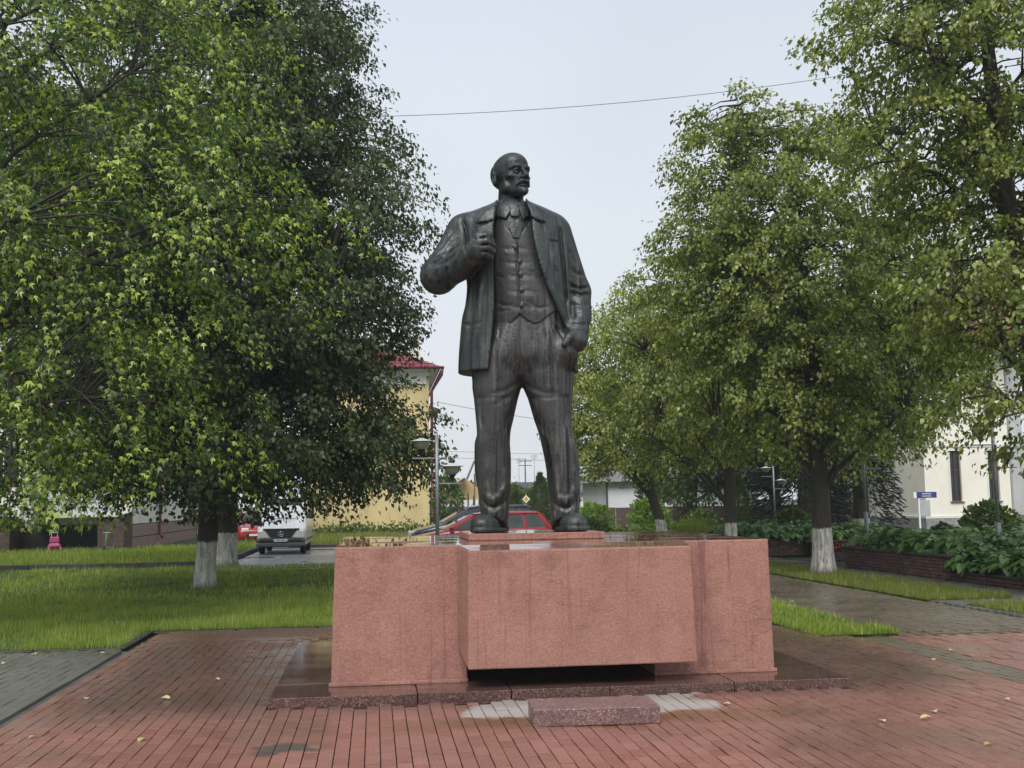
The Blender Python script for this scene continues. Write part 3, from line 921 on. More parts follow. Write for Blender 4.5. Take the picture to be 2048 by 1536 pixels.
    oR = curve_px([(398, 1052), (425, 1062), (480, 1068), (530, 1080), (570, 1095), (605, 1112), (645, 1131), (668, 1143), (700, 1151), (760, 1152)], -.4)
    zz = F.Z.ravel()
    xl, xr = oL(zz)[None, None, :], oR(zz)[None, None, :]
    arm = smin(F.chain([el, S3(912, 533, -.29), wr], [.187, .172, .145]), F.chain([e2, S3(1157, 628, -.03), w2], [.155, .142, .128]), 0)
    slot = np.maximum(np.maximum(xl - F.X, F.X - xr), F.Y - .12)
    F.d = np.minimum(np.maximum(F.d, -slot), arm)
    # collar, lapels, pocket
    cO = cb
    for pts, off in (([(992, 402), (975, 414), (960, 431), (953, 444), (974, 442.5), (989, 439)], .034), ([(989, 441), (976, 445), (955, 453), (951, 462), (958, 475), (968, 492), (987, 520)], .024),
                     ([(1053, 402), (1066, 411), (1086, 428), (1093, 443), (1076, 438.5), (1062, 432)], .034), ([(1062, 434), (1074, 441), (1093, 452), (1099, 459), (1099.5, 472), (1097, 515), (1092, 564), (1080, 530), (1068, 480)], .024)):
        sl = np.maximum(np.maximum(cO - off, F.poly(pl(*pts, Y=-.36))), -slot)
        F.add(np.maximum(sl, F.Y + .02), .005)
    F.cut(np.maximum(np.abs(cO) - .013, F.poly(pl((1100, 476), (1116, 477.5), (1116, 480), (1100, 478.5), Y=-.36))), .006)
    # sleeve head seams and folds
    for px, amp, w, Y, yc in (([(921, 434), (931, 455), (936, 490), (932, 520)], -.03, .02, -.2, .1), ([(1114, 437), (1121, 465), (1126, 520), (1131, 580), (1136, 640)], -.034, .021, -.2, .1),
                       ([(915, 500), (890, 524), (858, 538)], -.028, .02, -.15, .2), ([(920, 515), (895, 531), (868, 534)], -.022, .018, -.25, .2), ([(926, 505), (914, 535), (918, 558)], -.02, .016, -.4, 0),
                       ([(905, 522), (895, 550), (900, 574)], -.02, .018, -.3, 0), ([(885, 530), (874, 556), (882, 582)], -.018, .018, -.2, 0), ([(862, 540), (856, 560), (864, 578)], -.014, .018, -.15, .1),
                       ([(915, 452), (898, 482), (872, 512)], -.018, .022, -.1, .2), ([(908, 470), (890, 500), (866, 522)], .018, .022, -.1, .2), ([(938, 497), (940, 515), (944, 535)], -.02, .018, -.5, -.2),
                       ([(1136, 570), (1158, 580), (1180, 572)], -.03, .016, -.05, .3), ([(1138, 588), (1160, 592), (1182, 588)], -.02, .016, -.05, .3), ([(1140, 579), (1160, 586), (1180, 580)], .016, .016, -.05, .3),
                       ([(1140, 540), (1158, 553), (1170, 548)], -.018, .018, -.05, .3), ([(1143, 610), (1160, 615), (1180, 608)], -.014, .016, -.1, .3), ([(1138, 648), (1156, 653), (1176, 649)], -.022, .018, -.2, .2),
                       ([(1136, 500), (1150, 530)], -.014, .02, -.1, .3), ([(1160, 600), (1164, 640)], .014, .02, -.1, .3), ([(1144, 600), (1146, 645)], -.02, .02, -.1, .2),
                       ([(962, 550), (957, 620), (948, 700)], .02, .035, -.4, 0), ([(946, 555), (941, 620), (934, 700)], -.016, .03, -.4, 0), ([(972, 545), (970, 620), (966, 710)], -.016, .022, -.4, 0),
                       ([(1104, 560), (1120, 604), (1136, 640)], .018, .022, -.4, 0), ([(1108, 520), (1112, 560), (1126, 600)], -.016, .022, -.4, 0), ([(945, 455), (950, 500), (948, 530)], -.012, .03, -.36, 0), ([(1108, 500), (1116, 540)], .012, .025, -.38, 0),
                       ([(922, 640), (940, 646), (960, 644)], -.008, .02, -.4, 0)):
        F.fold(px, amp, w, Y, yc)
    fin(F, 'coat')
    # ---- right hand gripping the lapel
    F = Field((-.75, -.95, 2.45), (-.15, -.25, 3.1), 0.0075)
    w0 = S3(941, 511, -.47); kn_ = [S3(957, 474, -.58), S3(959, 486, -.61), S3(959, 498, -.605), S3(957, 509, -.585)]
    F.add(F.cone(w0, S3(950, 500, -.54), .105, .10))
    for kq in kn_:
        F.add(F.cone(S3(946, 506, -.51), kq, .075, .044), .05)
    tips = [(970, 472, -.60, 982, 482, -.545, 979, 490, -.47), (972, 483, -.63, 985, 491, -.565, 981, 499, -.48), (972, 496, -.625, 985, 503, -.56, 980, 510, -.48), (969, 508, -.605, 981, 515, -.55, 977, 520, -.48)]
    for kq, t, r in zip(kn_, tips, (.043, .045, .043, .038)):
        F.add(F.chain([kq, S3(*t[0:3]), S3(*t[3:6]), S3(*t[6:9])], [r, r * .97, r * .88, r * .78]), .010)
        F.add(F.ell(kq, (.047, .047, .047)), .02)
    F.add(F.chain([S3(950, 495, -.54), S3(955, 477, -.5), S3(967, 467, -.47), S3(979, 470, -.46)], [.06, .05, .043, .036]), .02)
    for kq, t in zip(kn_[:-1], kn_[1:]):
        m_ = (kq + t) / 2
        F.cut(F.chain([m_ + np.array([-.03, -.02, 0]), m_ + np.array([.07, -.035, .0])], [.008, .012]), .02)
    fin(F, 'hand')
    # ---- left hand pushed in the pocket: back of the hand, thumb outside
    F = Field((.35, -.5, 1.7), (.85, .2, 2.25), 0.0075)
    w0 = S3(1153, 664, -.18)
    F.add(F.cone(w0, S3(1152, 680, -.2), .11, .12))
    F.add(F.ell(S3(1150, 682, -.2), (.115, .10, .09)), .05)
    for a, b in (((1143, 676, -.27), (1136, 694, -.25)), ((1149, 679, -.28), (1144, 697, -.25)), ((1156, 681, -.26), (1152, 699, -.22)), ((1162, 680, -.21), (1160, 697, -.17))):
        F.add(F.chain([S3(*a), S3(*b)], [.042, .036]), .02)
    F.add(F.chain([S3(1147, 668, -.27), S3(1137, 676, -.33), S3(1129, 688, -.34)], [.05, .044, .036]), .02)
    fin(F, 'hand')
    # ---- head
    hs = 0.53
    Rm = np.array(Matrix.Rotation(math.radians(33), 3, 'Z') @ Matrix.Rotation(math.radians(-6), 3, 'X'))
    org = S3(1021, 354.5, -.05) - Rm @ (np.array([0, .02, .53]) * hs)
    F = Field((org[0] - .4, -.5, 3.2), (org[0] + .42, .45, 4.15), 0.0062)
    P = lambda x, y, z: org + Rm @ (np.array([x, y, z]) * hs)
    E = lambda x, y, z, a, b, c, R2=None: F.ell(P(x, y, z), (a * hs, b * hs, c * hs), Rm if R2 is None else Rm @ R2)
    Cn = lambda p, q, a, b: F.cone(P(*p), P(*q), a * hs, b * hs)
    Ch = lambda pts, r: F.chain([P(*p) for p in pts], [k * hs for k in r])
    F.add(E(0, .06, .655, .325, .43, .352))
    F.add(E(0, -.10, .72, .285, .315, .25), .1 * hs)
    F.add(E(0, -.14, .42, .245, .275, .33), .10 * hs)
    F.add(E(0, -.20, .19, .175, .19, .16), .09 * hs)
    F.add(E(0, -.345, .12, .105, .10, .10), .06 * hs)
    F.add(Ch([(0, -.40, .15), (0, -.44, .06), (0, -.42, .015)], (.08, .068, .045)), .05 * hs)   # pointed beard
    for s in (-1, 1):
        F.add(E(s * .06, -.385, .10, .06, .07, .08), .04 * hs)
        F.add(E(s * .185, -.265, .41, .085, .085, .07), .06 * hs)                      # cheek bone
        F.cut(E(s * .23, -.24, .26, .05, .11, .10), .09 * hs)                          # hollow cheek
        F.add(E(s * .215, -.06, .235, .055, .13, .10), .08 * hs)                       # jaw corner
        F.cut(E(s * .115, -.44, .50, .095, .085, .062), .035 * hs)                     # socket
        F.add(Ch([(s * .03, -.43, .565), (s * .10, -.435, .592), (s * .17, -.385, .60), (s * .225, -.31, .565)], (.034, .04, .036, .026)), .055 * hs)
        F.add(E(s * .115, -.345, .495, .06, .055, .05), .01 * hs)
        F.add(Ch([(s * .055, -.385, .515), (s * .115, -.415, .532), (s * .18, -.365, .51)], (.016, .02, .018)), .01 * hs)
        F.add(Ch([(s * .06, -.385, .473), (s * .115, -.40, .455), (s * .17, -.36, .475)], (.009, .010, .009)), .02 * hs)
        F.cut(Ch([(s * .07, -.405, .425), (s * .14, -.40, .41), (s * .205, -.34, .445)], (.008, .010, .008)), .03 * hs)
        F.cut(Ch([(s * .075, -.445, .36), (s * .125, -.41, .29), (s * .165, -.35, .19)], (.016, .02, .016)), .035 * hs)
        F.cut(Ch([(s * .22, -.33, .54), (s * .27, -.25, .56)], (.006, .006)), .03 * hs)
    F.add(Ch([(0, -.415, .555), (0, -.475, .47), (0, -.545, .37)], (.04, .044, .05)), .03 * hs)
    F.add(E(0, -.535, .36, .058, .06, .045), .02 * hs)
    for s in (-1, 1):
        F.add(E(s * .055, -.475, .348, .038, .058, .038), .02 * hs)
        F.cut(Ch([(s * .028, -.515, .31), (s * .032, -.49, .33)], (.016, .014)), .01 * hs)
        F.add(Ch([(s * .012, -.48, .275), (s * .075, -.465, .262), (s * .15, -.385, .195)], (.038, .044, .022)), .015 * hs)
        F.cut(Ch([(s * .02, -.50, .57), (s * .03, -.47, .64)], (.010, .006)), .015 * hs)
    F.add(E(0, -.375, .20, .12, .07, .08), .03 * hs)
    F.cut(Ch([(-.10, -.40, .205), (0, -.475, .218), (.10, -.40, .205)], (.010, .012, .010)), .012 * hs)
    F.add(Ch([(-.055, -.43, .188), (0, -.45, .186), (.055, -.43, .188)], (.026, .032, .026)), .012 * hs)
    F.cut(Ch([(-.08, -.42, .148), (0, -.485, .146), (.08, -.42, .148)], (.012, .014, .012)), .02 * hs)
    F.cut(Ch([(-.14, -.385, .68), (0, -.43, .69), (.14, -.385, .68)], (.006,) * 3), .02 * hs)
    # ears
    for s in (-1, 1):
        Re = np.array(Matrix.Rotation(s * math.radians(22), 3, 'Z') @ Matrix.Rotation(math.radians(-12), 3, 'X'))
        F.add(E(s * .335, .125, .46, .04, .095, .15, Re), .02 * hs)
        F.cut(E(s * .38, .10, .48, .035, .055, .095, Re), .012 * hs)
        F.add(Ch([(s * .34, .055, .47), (s * .34, .05, .40)], (.026, .022)), .015 * hs)
    # hair fringe behind the ears
    hair = np.maximum(E(0, .07, .63, .345, .455, .36), -Cn((0, -.5, .86), (0, .22, 1.06), .42, .42))
    yl = (Rm[0, 1] * (F.X - org[0]) + Rm[1, 1] * (F.Y - org[1]) + Rm[2, 1] * (F.Z - org[2])) / hs
    F.add(np.maximum(hair, (.12 - yl) * hs), .03 * hs)
    # neck
    F.add(F.chain([P(0, .06, .30), S3(1022, 408, 0.0), S3(1024, 440, 0.03)], [.235 * hs, .143, .165]), .06 * hs)
    fin(F, 'head')
# ================================================================== ground, paving, kerbs, pedestal
def sheet(name, pts, z, mat, kind='structure', parent=None):
    n = len(pts)
    me = bpy.data.meshes.new(name)
    zb = min(-.055, z - .04)
    me.from_pydata([(x, y, z) for x, y in pts] + [(x, y, zb) for x, y in pts], [], [tuple(range(n))] + [(i, i + n, (i + 1) % n + n, (i + 1) % n) for i in range(n)])
    me.materials.append(mat)
    o = link(bpy.data.objects.new(name, me), parent)
    if kind: o['kind'] = kind
    return o
def rect(x0, x1, y0, y1): return [(x0, y0), (x1, y0), (x1, y1), (x0, y1)]

sheet('ground', rect(-1500, 1500, -300, 2500), -0.06, M['lawn'])
plaza = sheet('plaza_pavement', rect(-2.83, 6.3, -6, 15.55) , -0.032, M['joint'])
grey_pave = sheet('grey_pavement', rect(-30, -2.83, -6, 13.78), -0.032, M['joint_grey'])
path = sheet('path', rect(6.3, 8.8, 12.85, 29.6), -0.032, M['joint_grey'])
path_red = sheet('red_side_pavement', rect(6.3, 40, -6, 12.85), -0.032, M['joint'])
path_far = sheet('planter_path', rect(8.8, 11.36, 12.85, 60), -0.032, M['joint_grey'])
back_pave = sheet('back_pavement', rect(2.6, 5.3, 15.55, 29.6), -0.032, M['joint_grey'])
drive = sheet('driveway', rect(-4.3, 8.7, 29.62, 45.5), -0.02, M['asphalt'])
road = sheet('street', rect(-60, 90, 72, 80), -0.03, M['asphalt'])

# ---- pavers: a shared brick with a worn bevel; the nearest 300 are single objects, the rest one field
def paver_verts(w, l, t=.03, b=.0014):
    w2, l2 = w / 2, l / 2
    ring = lambda i, z: [(-w2 + i, -l2 + i, z), (w2 - i, -l2 + i, z), (w2 - i, l2 - i, z), (-w2 + i, l2 - i, z)]
    v = ring(0, -t) + ring(0, -b * .8) + ring(b, 0.0)
    f = [(8, 9, 10, 11)]
    for r in (0, 4):
        f += [(r + k, r + (k + 1) % 4, r + 4 + (k + 1) % 4, r + 4 + k) for k in range(4)]
    return np.array(v, np.float32), np.array(f, np.int32)

def paver_spots(x0, x1, y0, y1, along='y', W=.1025, Lg=.205, seed=1, keep=None):
    """centres (n,2) of a running bond; along: direction of the brick's long side"""
    r = np.random.default_rng(seed)
    out = []
    a0, a1, b0, b1 = (x0, x1, y0, y1) if along == 'y' else (y0, y1, x0, x1)
    nc = int((a1 - a0) / W)
    for i in range(nc):
        off = (i % 2) * Lg / 2 + r.normal(0, .012)
        bs = np.arange(b0 + Lg / 2 - off, b1, Lg)
        bs = bs[(bs > b0 + Lg * .3) & (bs < b1 - Lg * .3)]
        a = np.full(len(bs), a0 + (i + .5) * W)
        out.append(np.stack([a, bs] if along == 'y' else [bs, a], 1))
    p = np.concatenate(out)
    return p if keep is None else p[keep(p)]

def paver_field(parts, mat, parent, gap=.0075, seed=3):
    r = np.random.default_rng(seed)
    V, F, A, o = [], [], [], 0
    for p, along in parts:
        v, f = paver_verts(*((.1025 - gap, .205 - gap * .8) if along == 'y' else (.205 - gap * .8, .1025 - gap)))
        n, k = len(p), len(v)
        dz = r.normal(0, .002, n); tx, ty = r.normal(0, .003, n), r.normal(0, .002, n)
        vv = np.repeat(v[None], n, 0)
        sink = .005 * np.sin(p[:, 0] * 1.9 + 1.3 * np.sin(p[:, 1] * 1.1)) * np.cos(p[:, 1] * 1.5 + p[:, 0] * .7)
        vv[:, :, 2] += (dz + sink)[:, None] + v[None, :, 0] * tx[:, None] + v[None, :, 1] * ty[:, None]
        vv[:, :, 0] += p[:, 0, None]; vv[:, :, 1] += p[:, 1, None]
        V.append(vv.reshape(-1, 3)); F.append((f[None] + (np.arange(n) * k)[:, None, None] + o).reshape(-1, 4))
        A.append(np.repeat(r.random(n) * 50, k)); o += n * k
    me = np_mesh('paver_field', np.concatenate(V), np.concatenate(F), mat, False, {'rnd': ('POINT', np.concatenate(A))})
    me.polygons.foreach_set('use_smooth', np.zeros(len(me.polygons), bool))
    ob = link(bpy.data.objects.new('paver_field', me), parent)
    ob['kind'] = 'stuff'
    return ob

SLAB = (-.87, 4.16, 9.45, 13.25)
def off_slab(p):
    return ~((p[:, 0] > SLAB[0] - .03) & (p[:, 0] < SLAB[1] + .03) & (p[:, 1] > SLAB[2] - .06) & (p[:, 1] < SLAB[3] + .1))
red_y = paver_spots(-2.83, 5.68, 6.2, 14.2, 'y', seed=5, keep=off_slab)
red_x = paver_spots(-2.83, 5.25, 14.2, 15.5, 'x', seed=6)
band_x = paver_spots(5.69, 6.11, 6.2, 12.8, 'y', seed=7)
side = paver_spots(6.12, 11.5, 6.2, 12.8, 'y', seed=8)
near = np.argsort(np.hypot(red_y[:, 0] - 1.0, red_y[:, 1]))       # nearest the paved edge in view
vis = [i for i in near if red_y[i, 1] > 6.75 and -2.0 < red_y[i, 0] < 4.1]
single = set(vis[:300])
pv, pf = paver_verts(.095, .199)
pm = np_mesh('paver', pv, pf, M['paver_red'], False, {'rnd': ('POINT', np.zeros(len(pv)))})
pm.polygons.foreach_set('use_smooth', np.zeros(len(pm.polygons), bool))
rp = np.random.default_rng(21)
for i in vis[:300]:
    o = bpy.data.objects.new('paver', pm)
    _x, _y = red_y[i]
    o.location = (_x, _y, rp.normal(0, .002) + .005 * math.sin(_x * 1.9 + 1.3 * math.sin(_y * 1.1)) * math.cos(_y * 1.5 + _x * .7)); o.rotation_euler = (rp.normal(0, .004), rp.normal(0, .004), rp.normal(0, .003))
    link(o, plaza)
rest = np.array([i for i in range(len(red_y)) if i not in single])
paver_field([(red_y[rest], 'y'), (red_x, 'x')], M['paver_red'], plaza)
paver_field([(side, 'y')], M['paver_red'], path_red, seed=9)
paver_field([(band_x, 'y')], M['paver_brown'], path_red, seed=10)
paver_field([(paver_spots(-7.24, -2.84, 8.2, 13.75, 'y', seed=12), 'y')], M['paver_grey'], grey_pave, seed=13, gap=.004)
paver_field([(paver_spots(6.32, 8.78, 12.985, 27, 'y', seed=14), 'y'), (paver_spots(6.3, 11.3, 12.875, 12.98, 'x', seed=23), 'x')], M['paver_brown'], path, seed=15)
paver_field([(paver_spots(8.85, 11.3, 12.99, 31, 'x', seed=16), 'x')], M['paver_grey'], path_far, seed=17, gap=.004)
paver_field([(paver_spots(2.7, 5.25, 15.5, 24, 'y', seed=18), 'y')], M['paver_brown'], back_pave, seed=19)

# ---- lawns (slightly raised), kerbs
lawn_a = sheet('lawn', [(-40, 13.9), (-3.05, 13.9), (-3.05, 15.62), (2.55, 15.62), (2.55, 29.55), (-4.4, 29.55), (-4.4, 31.9), (-40, 31.9)], .012, M['lawn'])
lawn_b = sheet('back_lawn', rect(-40, -4.5, 32.2, 46), .10, M['lawn'])
lawn_c = sheet('building_verge', rect(-16, 12, 46, 72), .012, M['lawn'])
strip_a = sheet('grass_strip', rect(5.32, 6.28, 12.95, 29.5), .012, M['lawn'])
strip_b = sheet('tree_strip', rect(8.82, 10.25, 17.0, 60), .012, M['lawn'])
strip_c = sheet('corner_strip', rect(9.0, 11.2, 14.5, 16.1), .012, M['lawn'])

def kerb_run(name, x0, x1, y0, y1, z0, z1, piece=1.0, label=''):
    """a row of kerb stones: one thing, each stone a part"""
    root = empty(name, ((x0 + x1) / 2, (y0 + y1) / 2, z0), label=label, cat='kerb', group='concrete kerbs edging the lawns')
    horiz = (x1 - x0) > (y1 - y0)
    a, b = (x0, x1) if horiz else (y0, y1)
    n = max(1, round((b - a) / piece)); st = (b - a) / n
    w = (y1 - y0) if horiz else (x1 - x0)
    sh = MB().box(-(st / 2 - .006), st / 2 - .006, -w / 2, w / 2, 0, z1 - z0, .012) if horiz else MB().box(-w / 2, w / 2, -(st / 2 - .006), st / 2 - .006, 0, z1 - z0, .012)
    me = sh.data('kerb_stone', M['kerb'])
    for i in range(n):
        o = bpy.data.objects.new('kerb_stone', me)
        c = a + st * (i + .5) - (a + b) / 2
        o.location = (c if horiz else rp.normal(0, .004), rp.normal(0, .004) if horiz else c, rp.normal(0, .004))
        o.rotation_euler = (0, 0, rp.normal(0, .004))
        link(o, root)
    return root
kerb_run('lawn_kerb', -12, -2.98, 13.79, 13.89, -.03, .006, label='low dark concrete kerb between grey pavers and the mown lawn edge')
kerb_run('lawn_kerb', -3.05, -2.96, 13.9, 15.62, -.03, .006, label='short dark kerb turning back from the grey pavers along the lawn')
kerb_run('lawn_kerb', -2.95, 2.5, 15.53, 15.61, -.03, .004, label='thin dark kerb where brown pavers meet the lawn behind the pedestal')
kerb_run('lawn_kerb', -30, -4.5, 31.95, 32.2, -.04, .15, label='tall mossy kerb holding up the raised lawn before the apartment block')
kerb_run('lawn_kerb', -4.5, -4.36, 32.2, 45.5, -.04, .12, label='pale kerb along the driveway beside the raised lawn')
kerb_run('lawn_kerb', -4.3, 8.6, 45.5, 45.65, -.04, .1, label='kerb at the far end of the wet driveway by the long grass')

# ---- pedestal
ped = empty('pedestal', (1.64, 11.4, 0), label='broad low pink rendered pedestal on a brown granite slab with a jutting front block', cat='pedestal')
def P_(mb, name, mat, bev=.01):
    o = mb.build(name, mat, ped)
    o.matrix_parent_inverse = Matrix.Translation((-1.64, -11.4, 0))
    if bev:
        md = o.modifiers.new('bevel', 'BEVEL'); md.width = bev; md.segments = 2; md.limit_method = 'ANGLE'
    return o
# slab stones with open joints
xs = [-.87, .36, 1.15, 2.0, 3.1, 4.16]
for i in range(5):
    g = .004
    P_(MB().box(xs[i] + g, xs[i + 1] - g, 9.45 + (i % 2) * .004, 10.15, -.03, .078 + (i % 3) * .0015), 'base_stone', M['granite'], .006)
for x0, x1 in ((-.87, -.20), (3.48, 4.16)):
    for k in range(3):
        y0 = 10.16 + k * 1.03
        P_(MB().box(x0 + .003, x1, y0, y0 + 1.022, -.03, .079 - k * .001), 'base_stone', M['granite'], .006)
P_(MB().box(-.18, 3.46, 10.16, 13.2, -.03, .076), 'base_stone', M['granite'], .006)

def wobble(o, amp, sub=7):
    """render by hand is never quite flat: subdivide and push the surface a few millimetres"""
    bm = bmesh.new(); bm.from_mesh(o.data)
    bmesh.ops.subdivide_edges(bm, edges=[e for e in bm.edges if e.calc_length() > .25], cuts=sub, use_grid_fill=True)
    from mathutils import noise as mn
    for v in bm.verts:
        p = v.co * 2.3
        flat_top = v.co.z > 1.24
        v.co += Vector((mn.noise(p + Vector((7, 0, 0))), mn.noise(p + Vector((0, 13, 0))), (.12 if flat_top else .6) * mn.noise(p + Vector((0, 0, 29))))) * amp
    bm.to_mesh(o.data); bm.free(); o.data.update()
# body: two piers joined by a lintel in front, solid behind, slightly battered sides
body = MB()
b0, b1, t0, t1 = -.375, 3.65, -.345, 3.635
fy, by, zt = 9.95, 13.2, 1.283
out = [(b0, .08), (.82, .08), (.82, .42), (2.52, .42), (2.52, .08), (b1, .08), (t1, zt), (t0, zt)]
body.prism(out, 'y', fy, 10.9)
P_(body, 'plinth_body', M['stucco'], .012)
back = MB().prism([(b0, .08), (b1, .08), (t1, zt), (t0, zt)], 'y', 10.9, by)
P_(back, 'plinth_body', M['stucco'], .004)
P_(MB().box(.83, 2.51, 10.84, 10.89, .078, .41), 'recess_shade', M['shade_and_ledge_stone'], 0)  # dark panel added to paint the shade into the hollow below the lintel
# skirting of render where the piers meet the slab
P_(MB().box(b0 - .02, .825, 9.925, 9.949, .078, .115), 'skirting', M['stucco'], .008)
P_(MB().box(2.515, b1 + .015, 9.925, 9.949, .078, .112), 'skirting', M['stucco'], .008)
# jutting front block: soffit slopes up towards the body
fb = MB().add([(.79, 9.5, .245), (2.79, 9.5, .247), (2.86, 9.948, .39), (.735, 9.948, .388),
               (.80, 9.5, 1.248), (2.768, 9.5, 1.254), (2.83, 9.948, 1.282), (.742, 9.948, 1.282)],
              [(3, 2, 1, 0), (4, 5, 6, 7), (0, 1, 5, 4), (1, 2, 6, 5), (2, 3, 7, 6), (3, 0, 4, 7)])
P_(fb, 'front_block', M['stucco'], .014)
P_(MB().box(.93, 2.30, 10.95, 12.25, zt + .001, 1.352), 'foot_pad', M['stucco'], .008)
for o in list(ped.children):
    if o.name.startswith(('plinth_body', 'front_block')): wobble(o, .006)

gb = MB().box(-.475, .475, -.24, .24, 0, .125, .006).build('granite_block', M['granite_block'], None, (1.655, 8.48, .001), -.055)
tag(gb, 'low speckled brown granite block lying on the pavers before the pedestal', 'block')

# ---- statue
x0 = _sdir(1045, 1063); X0 = x0[0] * D0 / x0[1]
sp_ = Vector((math.sin(YAW), math.cos(YAW), 0)) * D0 + Vector((math.cos(YAW), -math.sin(YAW), 0)) * X0
statue = empty('statue', (sp_.x, sp_.y, ZB + .001), -YAW, 'dark weathered bronze statue of a bald bearded man in an open coat gripping his lapel', 'statue')
build_statue(statue)
# ================================================================== vegetation
def unit(v): return v / (np.linalg.norm(v, axis=-1, keepdims=True) + 1e-9)

T_LINDEN = (np.array([(0, 0, .0), (-.34, .42, .13), (0, 1.0, -.12), (.34, .42, .13)], np.float32), np.array([(0, 3, 2, 1)], np.int32))
T_MAPLE = (np.array([(0, 0, 0), (-.20, .06, .03), (-.42, .42, -.16), (-.12, .42, .03), (0, 1.08, -.18), (.12, .42, .03), (.42, .42, -.16), (.20, .06, .03)], np.float32), np.array([(0, 3, 2, 1), (0, 5, 4, 3), (0, 7, 6, 5)], np.int32))
T_OVAL = (np.array([(0, 0, 0), (-.30, .28, .07), (-.27, .68, .05), (0, 1.0, -.14), (.27, .68, .05), (.30, .28, .07)], np.float32), np.array([(0, 3, 2, 1), (0, 5, 4, 3)], np.int32))
T_BLADE1 = (np.array([(-.5, 0, 0), (.5, 0, 0), (.06, 1, .3), (-.06, 1, .3)], np.float32), np.array([(0, 1, 2, 3)], np.int32))
T_BLADE = (np.array([(-.5, 0, 0), (.5, 0, 0), (.22, .6, .10), (-.22, .6, .10), (0, 1, .34), (.02, 1, .34)], np.float32), np.array([(0, 1, 2, 3), (3, 2, 5, 4)], np.int32))

def leaf_arrays(P, D, Nr, size, tmpl, width=None):
    D = unit(D); S_ = unit(np.cross(D, Nr)); Nn = np.cross(S_, D)
    tv, tf = tmpl
    sw = size if width is None else width
    V = P[:, None, :] + (S_[:, None, :] * tv[None, :, 0:1] * sw[:, None, None] + D[:, None, :] * tv[None, :, 1:2] * size[:, None, None] + Nn[:, None, :] * tv[None, :, 2:3] * size[:, None, None])
    F = tf[None] + (np.arange(len(P)) * len(tv))[:, None, None]
    return V.reshape(-1, 3), F.reshape(-1, 4), len(tv)

def sprays(C, O, m, length, width, size, r, droop=.5, flat=.8):
    """leaves on short twigs: C twig starts, O twig directions, m leaves each"""
    n = len(C)
    s = r.random((n, m)) ** .8
    O = unit(O)
    P = C[:, None, :] + O[:, None, :] * (s * length)[:, :, None]
    P[:, :, 2] -= droop * length * s ** 2
    P = P + r.normal(0, 1, (n, m, 3)) * width * np.array([1, 1, .55])
    rnd = r.normal(0, 1, (n, m, 3))
    D = O[:, None, :] * .55 + rnd * .5 + np.array([0, 0, -.75])
    Nr = np.array([0, 0, 1.0]) * flat + r.normal(0, 1, (n, m, 3)) * .42 + O[:, None, :] * .55
    sz = size * (.5 + .8 * r.random((n, m)))
    return P.reshape(-1, 3), D.reshape(-1, 3), Nr.reshape(-1, 3), sz.ravel(), s.ravel()

def crown_points(blobs, n, r, shell=.55, holes=None, zcut=None):
    """points in a union of ellipsoids, denser towards the outside"""
    w = np.array([b[1][0] * b[1][1] + b[1][0] * b[1][2] + b[1][1] * b[1][2] for b in blobs]); w = w / w.sum()
    out, dirs = [], []
    for (c, R), k in zip(blobs, (w * n * 1.5).astype(int) + 1):
        d = unit(r.normal(0, 1, (k, 3)))
        q = (shell + (1 - shell) * r.random(k) ** .7)
        inner = r.random(k) < .22
        q = np.where(inner, r.random(k) ** .5 * shell, q)
        out.append(np.array(c) + d * np.array(R) * q[:, None]); dirs.append(d)
    P, D = np.concatenate(out), np.concatenate(dirs)
    keep = np.ones(len(P), bool)
    for c, R in blobs:                                 # thin the parts buried in a neighbouring blob
        k = np.linalg.norm((P - np.array(c)) / np.array(R), axis=1)
        keep &= ~((k < .5) & (r.random(len(P)) < .6))
    if zcut is not None: keep &= P[:, 2] > zcut
    if holes:
        for c, R in holes:
            keep &= np.linalg.norm((P - np.array(c)) / np.array(R), axis=1) > 1
    P, D = P[keep], D[keep]
    i = r.permutation(len(P))[:n]
    return P[i], D[i]

